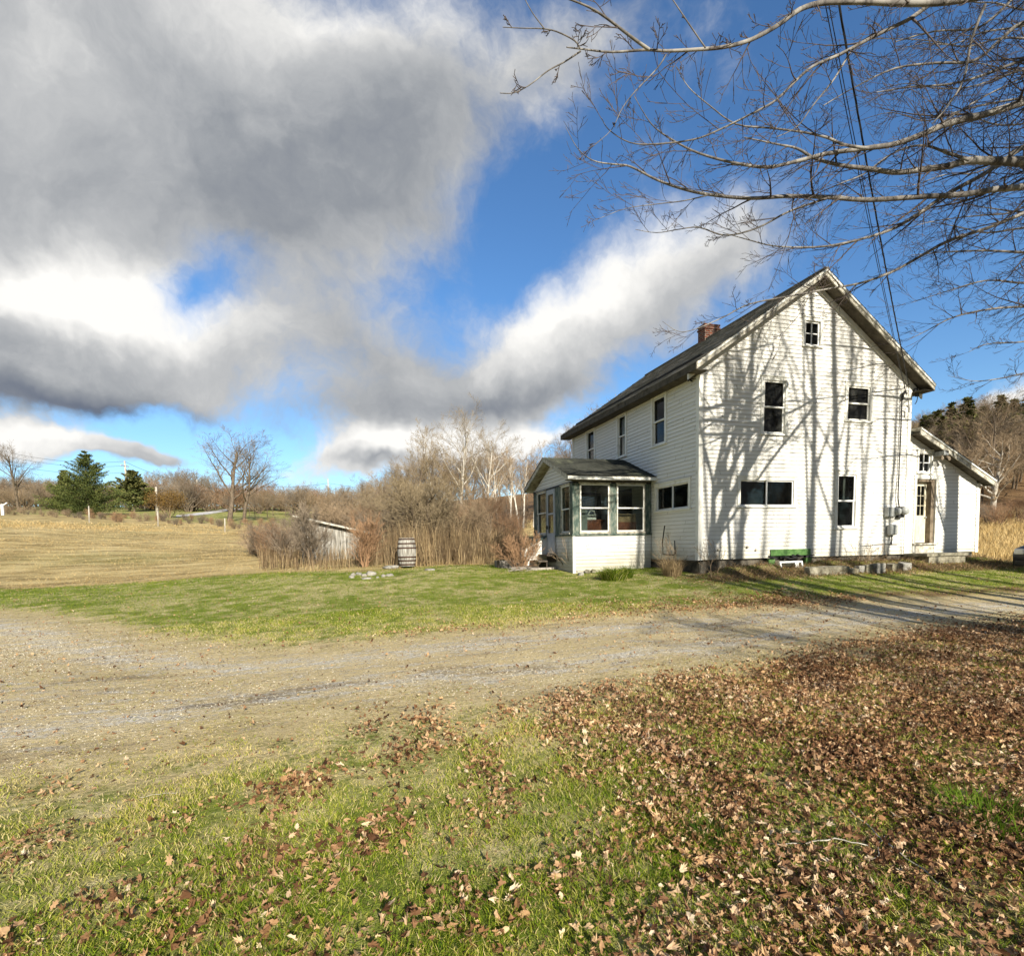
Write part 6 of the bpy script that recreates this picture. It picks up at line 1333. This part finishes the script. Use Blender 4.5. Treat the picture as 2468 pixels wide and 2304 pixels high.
def crumbs():
    x, y, r, r2 = scatter(310000, 1.2, 13, 75, half=1.05, power=1.3); keep = r2.random(len(x)) < (leafd(x, y)*.8+.05)*.55; x, y = x[keep], y[keep]; n = len(x)
    s = r2.uniform(.004, .013, n)[:, None]; z = H(x, y)+r2.uniform(.004, .02, n); c = np.stack([x, y, z], 1)
    V = np.stack([c+r2.normal(0, 1, (n, 3))*s*np.array([1, 1, .5]) for _ in range(4)], 1).reshape(-1, 3); i = np.arange(n)*4
    tag(link('leaf_litter', raw_mesh('leaf_litter', V, [np.concatenate([np.stack([i, i+1, i+2], 1), np.stack([i, i+2, i+3], 1)])], LEAF, {'tint': np.repeat(r2.uniform(.1, .85, n), 4)})), 'crumbled bits of brown leaf between the grass blades', 'leaf litter', None, 'stuff')
    # loose stones of the drive
    x, y, r, r2 = scatter(350000, 2.5, 19, 76, half=1.05, power=1.1); dr = sd_drive(x, y); g = wob(x, y*1.6, 1.2, 5)
    keep = (dr < .1) & (r2.random(len(x)) < np.clip(.42+.3*g-.25*np.exp(-((dr+.1)/.5)**2), .05, 1)); x, y, r = x[keep], y[keep], r[keep]; n = len(x)
    s = (r2.uniform(.003, .008, n)*(1+.06*r))[:, None]; c = np.stack([x, y, H(x, y)+s[:, 0]*.2], 1)
    O = np.array([(1, 0, 0), (0, 1, 0), (-1, 0, 0), (0, -1, 0), (0, 0, .8), (0, 0, -.6)]); V = (c[:, None]+O[None]*(s[:, None]*r2.uniform(.6, 1.3, (n, 6, 1)))).reshape(-1, 3); i = np.arange(n)*6
    F = np.concatenate([np.stack([i+a, i+b_, i+4], 1) for a, b_ in ((0, 1), (1, 2), (2, 3), (3, 0))])
    tag(link('gravel', raw_mesh('gravel', V, [F], GRAV, {'tint': np.repeat(r2.random(n), 6)})), 'loose grey and tan stones of the driveway', 'gravel', None, 'stuff')
crumbs()
# dead stalk mulch of the bed against the gable
r2 = np.random.default_rng(91); n = 5200; x = r2.uniform(-.2, 11.5, n); y = r2.uniform(-1.5, -.1, n); keep = ~((x > 7.4) & (x < 9.3) & (y > -.85)); x, y = x[keep], y[keep]; n = len(x)
blades('dead_stalks', 'brown dead stalks matted along the foot of the gable wall', x, y, r2.uniform(.04, .22, n), r2.uniform(.003, .007, n), r2.uniform(.8, 3.0, n), r2.normal(.35, .22, n), STRAW, 'dead stalks', seed=92)
# fallen twigs in the near grass
def ground_twig(lab, pts, rad):
    P = []
    for dx, dy in pts: p = G(dx, dy); P.append((p[0], p[1], p[2]+.045))
    a, r = smooth_path(P, rad, 4); r = [q*.7 for q in r]; a = [(q[0]+.008*math.sin(i*1.7), q[1]+.008*math.cos(i*2.3), q[2]-.012) for i, q in enumerate(a)]; tag(MB().tube(a, r, 6).build('fallen_twig', BARKL, None, True), lab, 'twig', 'fallen twigs in the grass')
ground_twig('long pale fallen twig slanting across the leafy grass on the right', [(1620, 1555), (1680, 1610), (1730, 1655), (1790, 1700), (1850, 1750)], [.004, .005, .006, .005, .003])
ground_twig('short pale fallen twig lying level in the leafy grass', [(1495, 1650), (1560, 1648), (1620, 1640), (1680, 1652)], [.003, .005, .005, .003])
ground_twig('thin curved fallen twig crossing the long one', [(1700, 1680), (1712, 1640), (1728, 1636), (1740, 1650)], [.003, .003, .003, .002])
ground_twig('pale straw-thin twig in the grass on the left', [(270, 1558), (310, 1550), (345, 1548)], [.002, .003, .002])
# dark green grass tuft in the leaves
p = G(1380, 1640); straw_clump('grass_tuft', 'dark blue-green grass tuft among the fallen leaves', p[0], p[1], 160, .13, .22, 411, GRASS, .0022, 'grass tuft', .3, (.05, .06))
p = G(1930, 1610); straw_clump('grass_tuft', 'long bright green grass tuft near the right edge', p[0], p[1], 420, .16, .55, 412, GRASS, .0025, 'grass tuft', .25, (.28, .08))

# ------------------------------------------------------------------ parked car, only its tail in view at the right edge
def car():
    p = CAM+dirpx(2022, 1060)*15.0; gx, gy = float(p[0]), float(p[1]); gz = h1(gx, gy)
    BODY = mottled('dark_grey_car_paint', [(.3, (.015, .017, .02)), (.6, (.025, .028, .032))], 2, .45, 0, spec=.3); BODY.node_tree.nodes['Principled BSDF'].inputs['Coat Weight'].default_value = .15
    t = thing('parked_car', 'dark grey parked car cut off by the right edge', 'car', (gx+.12, gy, gz-.08), R_(-12))
    prof = [(0.02, .30), (0, .62), (.06, .80), (.35, .90), (1.05, .97), (1.75, 1.42), (2.3, 1.50), (3.3, 1.46), (4.05, 1.0), (4.4, .95), (4.48, .62), (4.42, .30)]
    secs = []
    for k, (yy, sx_, top) in enumerate(((-.90, .985, .0), (-.88, 1, .35), (-.70, 1, .93), (.70, 1, .93), (.88, 1, .35), (.90, .985, 0))):
        secs.append([(2.24+(x-2.24)*sx_, yy, (z if z < .98 else .98+(z-.98)*top)) for x, z in prof])
    V = [q for s_ in secs for q in s_]; m = len(prof); F = [(i*m+j, i*m+(j+1) % m, (i+1)*m+(j+1) % m, (i+1)*m+j) for i in range(5) for j in range(m)]
    b = MB().add(V, F); b.add(secs[0], [tuple(range(m))]); b.add(secs[-1], [tuple(range(m))[::-1]]); b.build('body', BODY, t, True)
    for s_ in (-.885, .885):
        MB().prism([(1.35, s_-.015, 1.02), (3.75, s_-.015, 1.02), (3.2, s_*.86-.015, 1.38), (1.85, s_*.86-.015, 1.36)], (0, .03, 0)).build('side_window', BLACK, t)
    MB().prism([(1.08, -.72, 1.0), (1.08, .72, 1.0), (1.72, .62, 1.415), (1.72, -.62, 1.415)], (-.012, 0, .02)).build('windscreen', BLACK, t)
    for wx in (.85, 3.55):
        for wy in (-.80, .80):
            w_ = MB().lathe([(.22, -.11), (.33, -.10), (.34, 0), (.33, .10), (.22, .11)], k=24).xf(lambda q, wx=wx, wy=wy: np.array([wx+q[0], wy+q[2], .34+q[1]])).build('wheel', BLACK, t, True)
            MB().lathe([(.05, -.118), (.21, -.112), (.21, .112), (.05, .118)], k=20).xf(lambda q, wx=wx, wy=wy: np.array([wx+q[0], wy+q[2], .34+q[1]])).build('rim', METAL, w_)
    for yy in (-.70, .70): MB().box(-.02, .16, yy-.14, yy+.14, .64, .80).build('headlight', VINYL, t, bevel=.03)
    MB().box(-.05, .05, -.78, .78, .30, .46).build('bumper', BLACK, t, bevel=.03); MB().box(-.015, .02, -.45, .45, .52, .64).build('grille', BLACK, t)
    for yy in (-.95, .95): MB().box(1.45, 1.6, yy-.09, yy+.09, .98, 1.1).build('mirror', BODY, t, bevel=.03)
car()
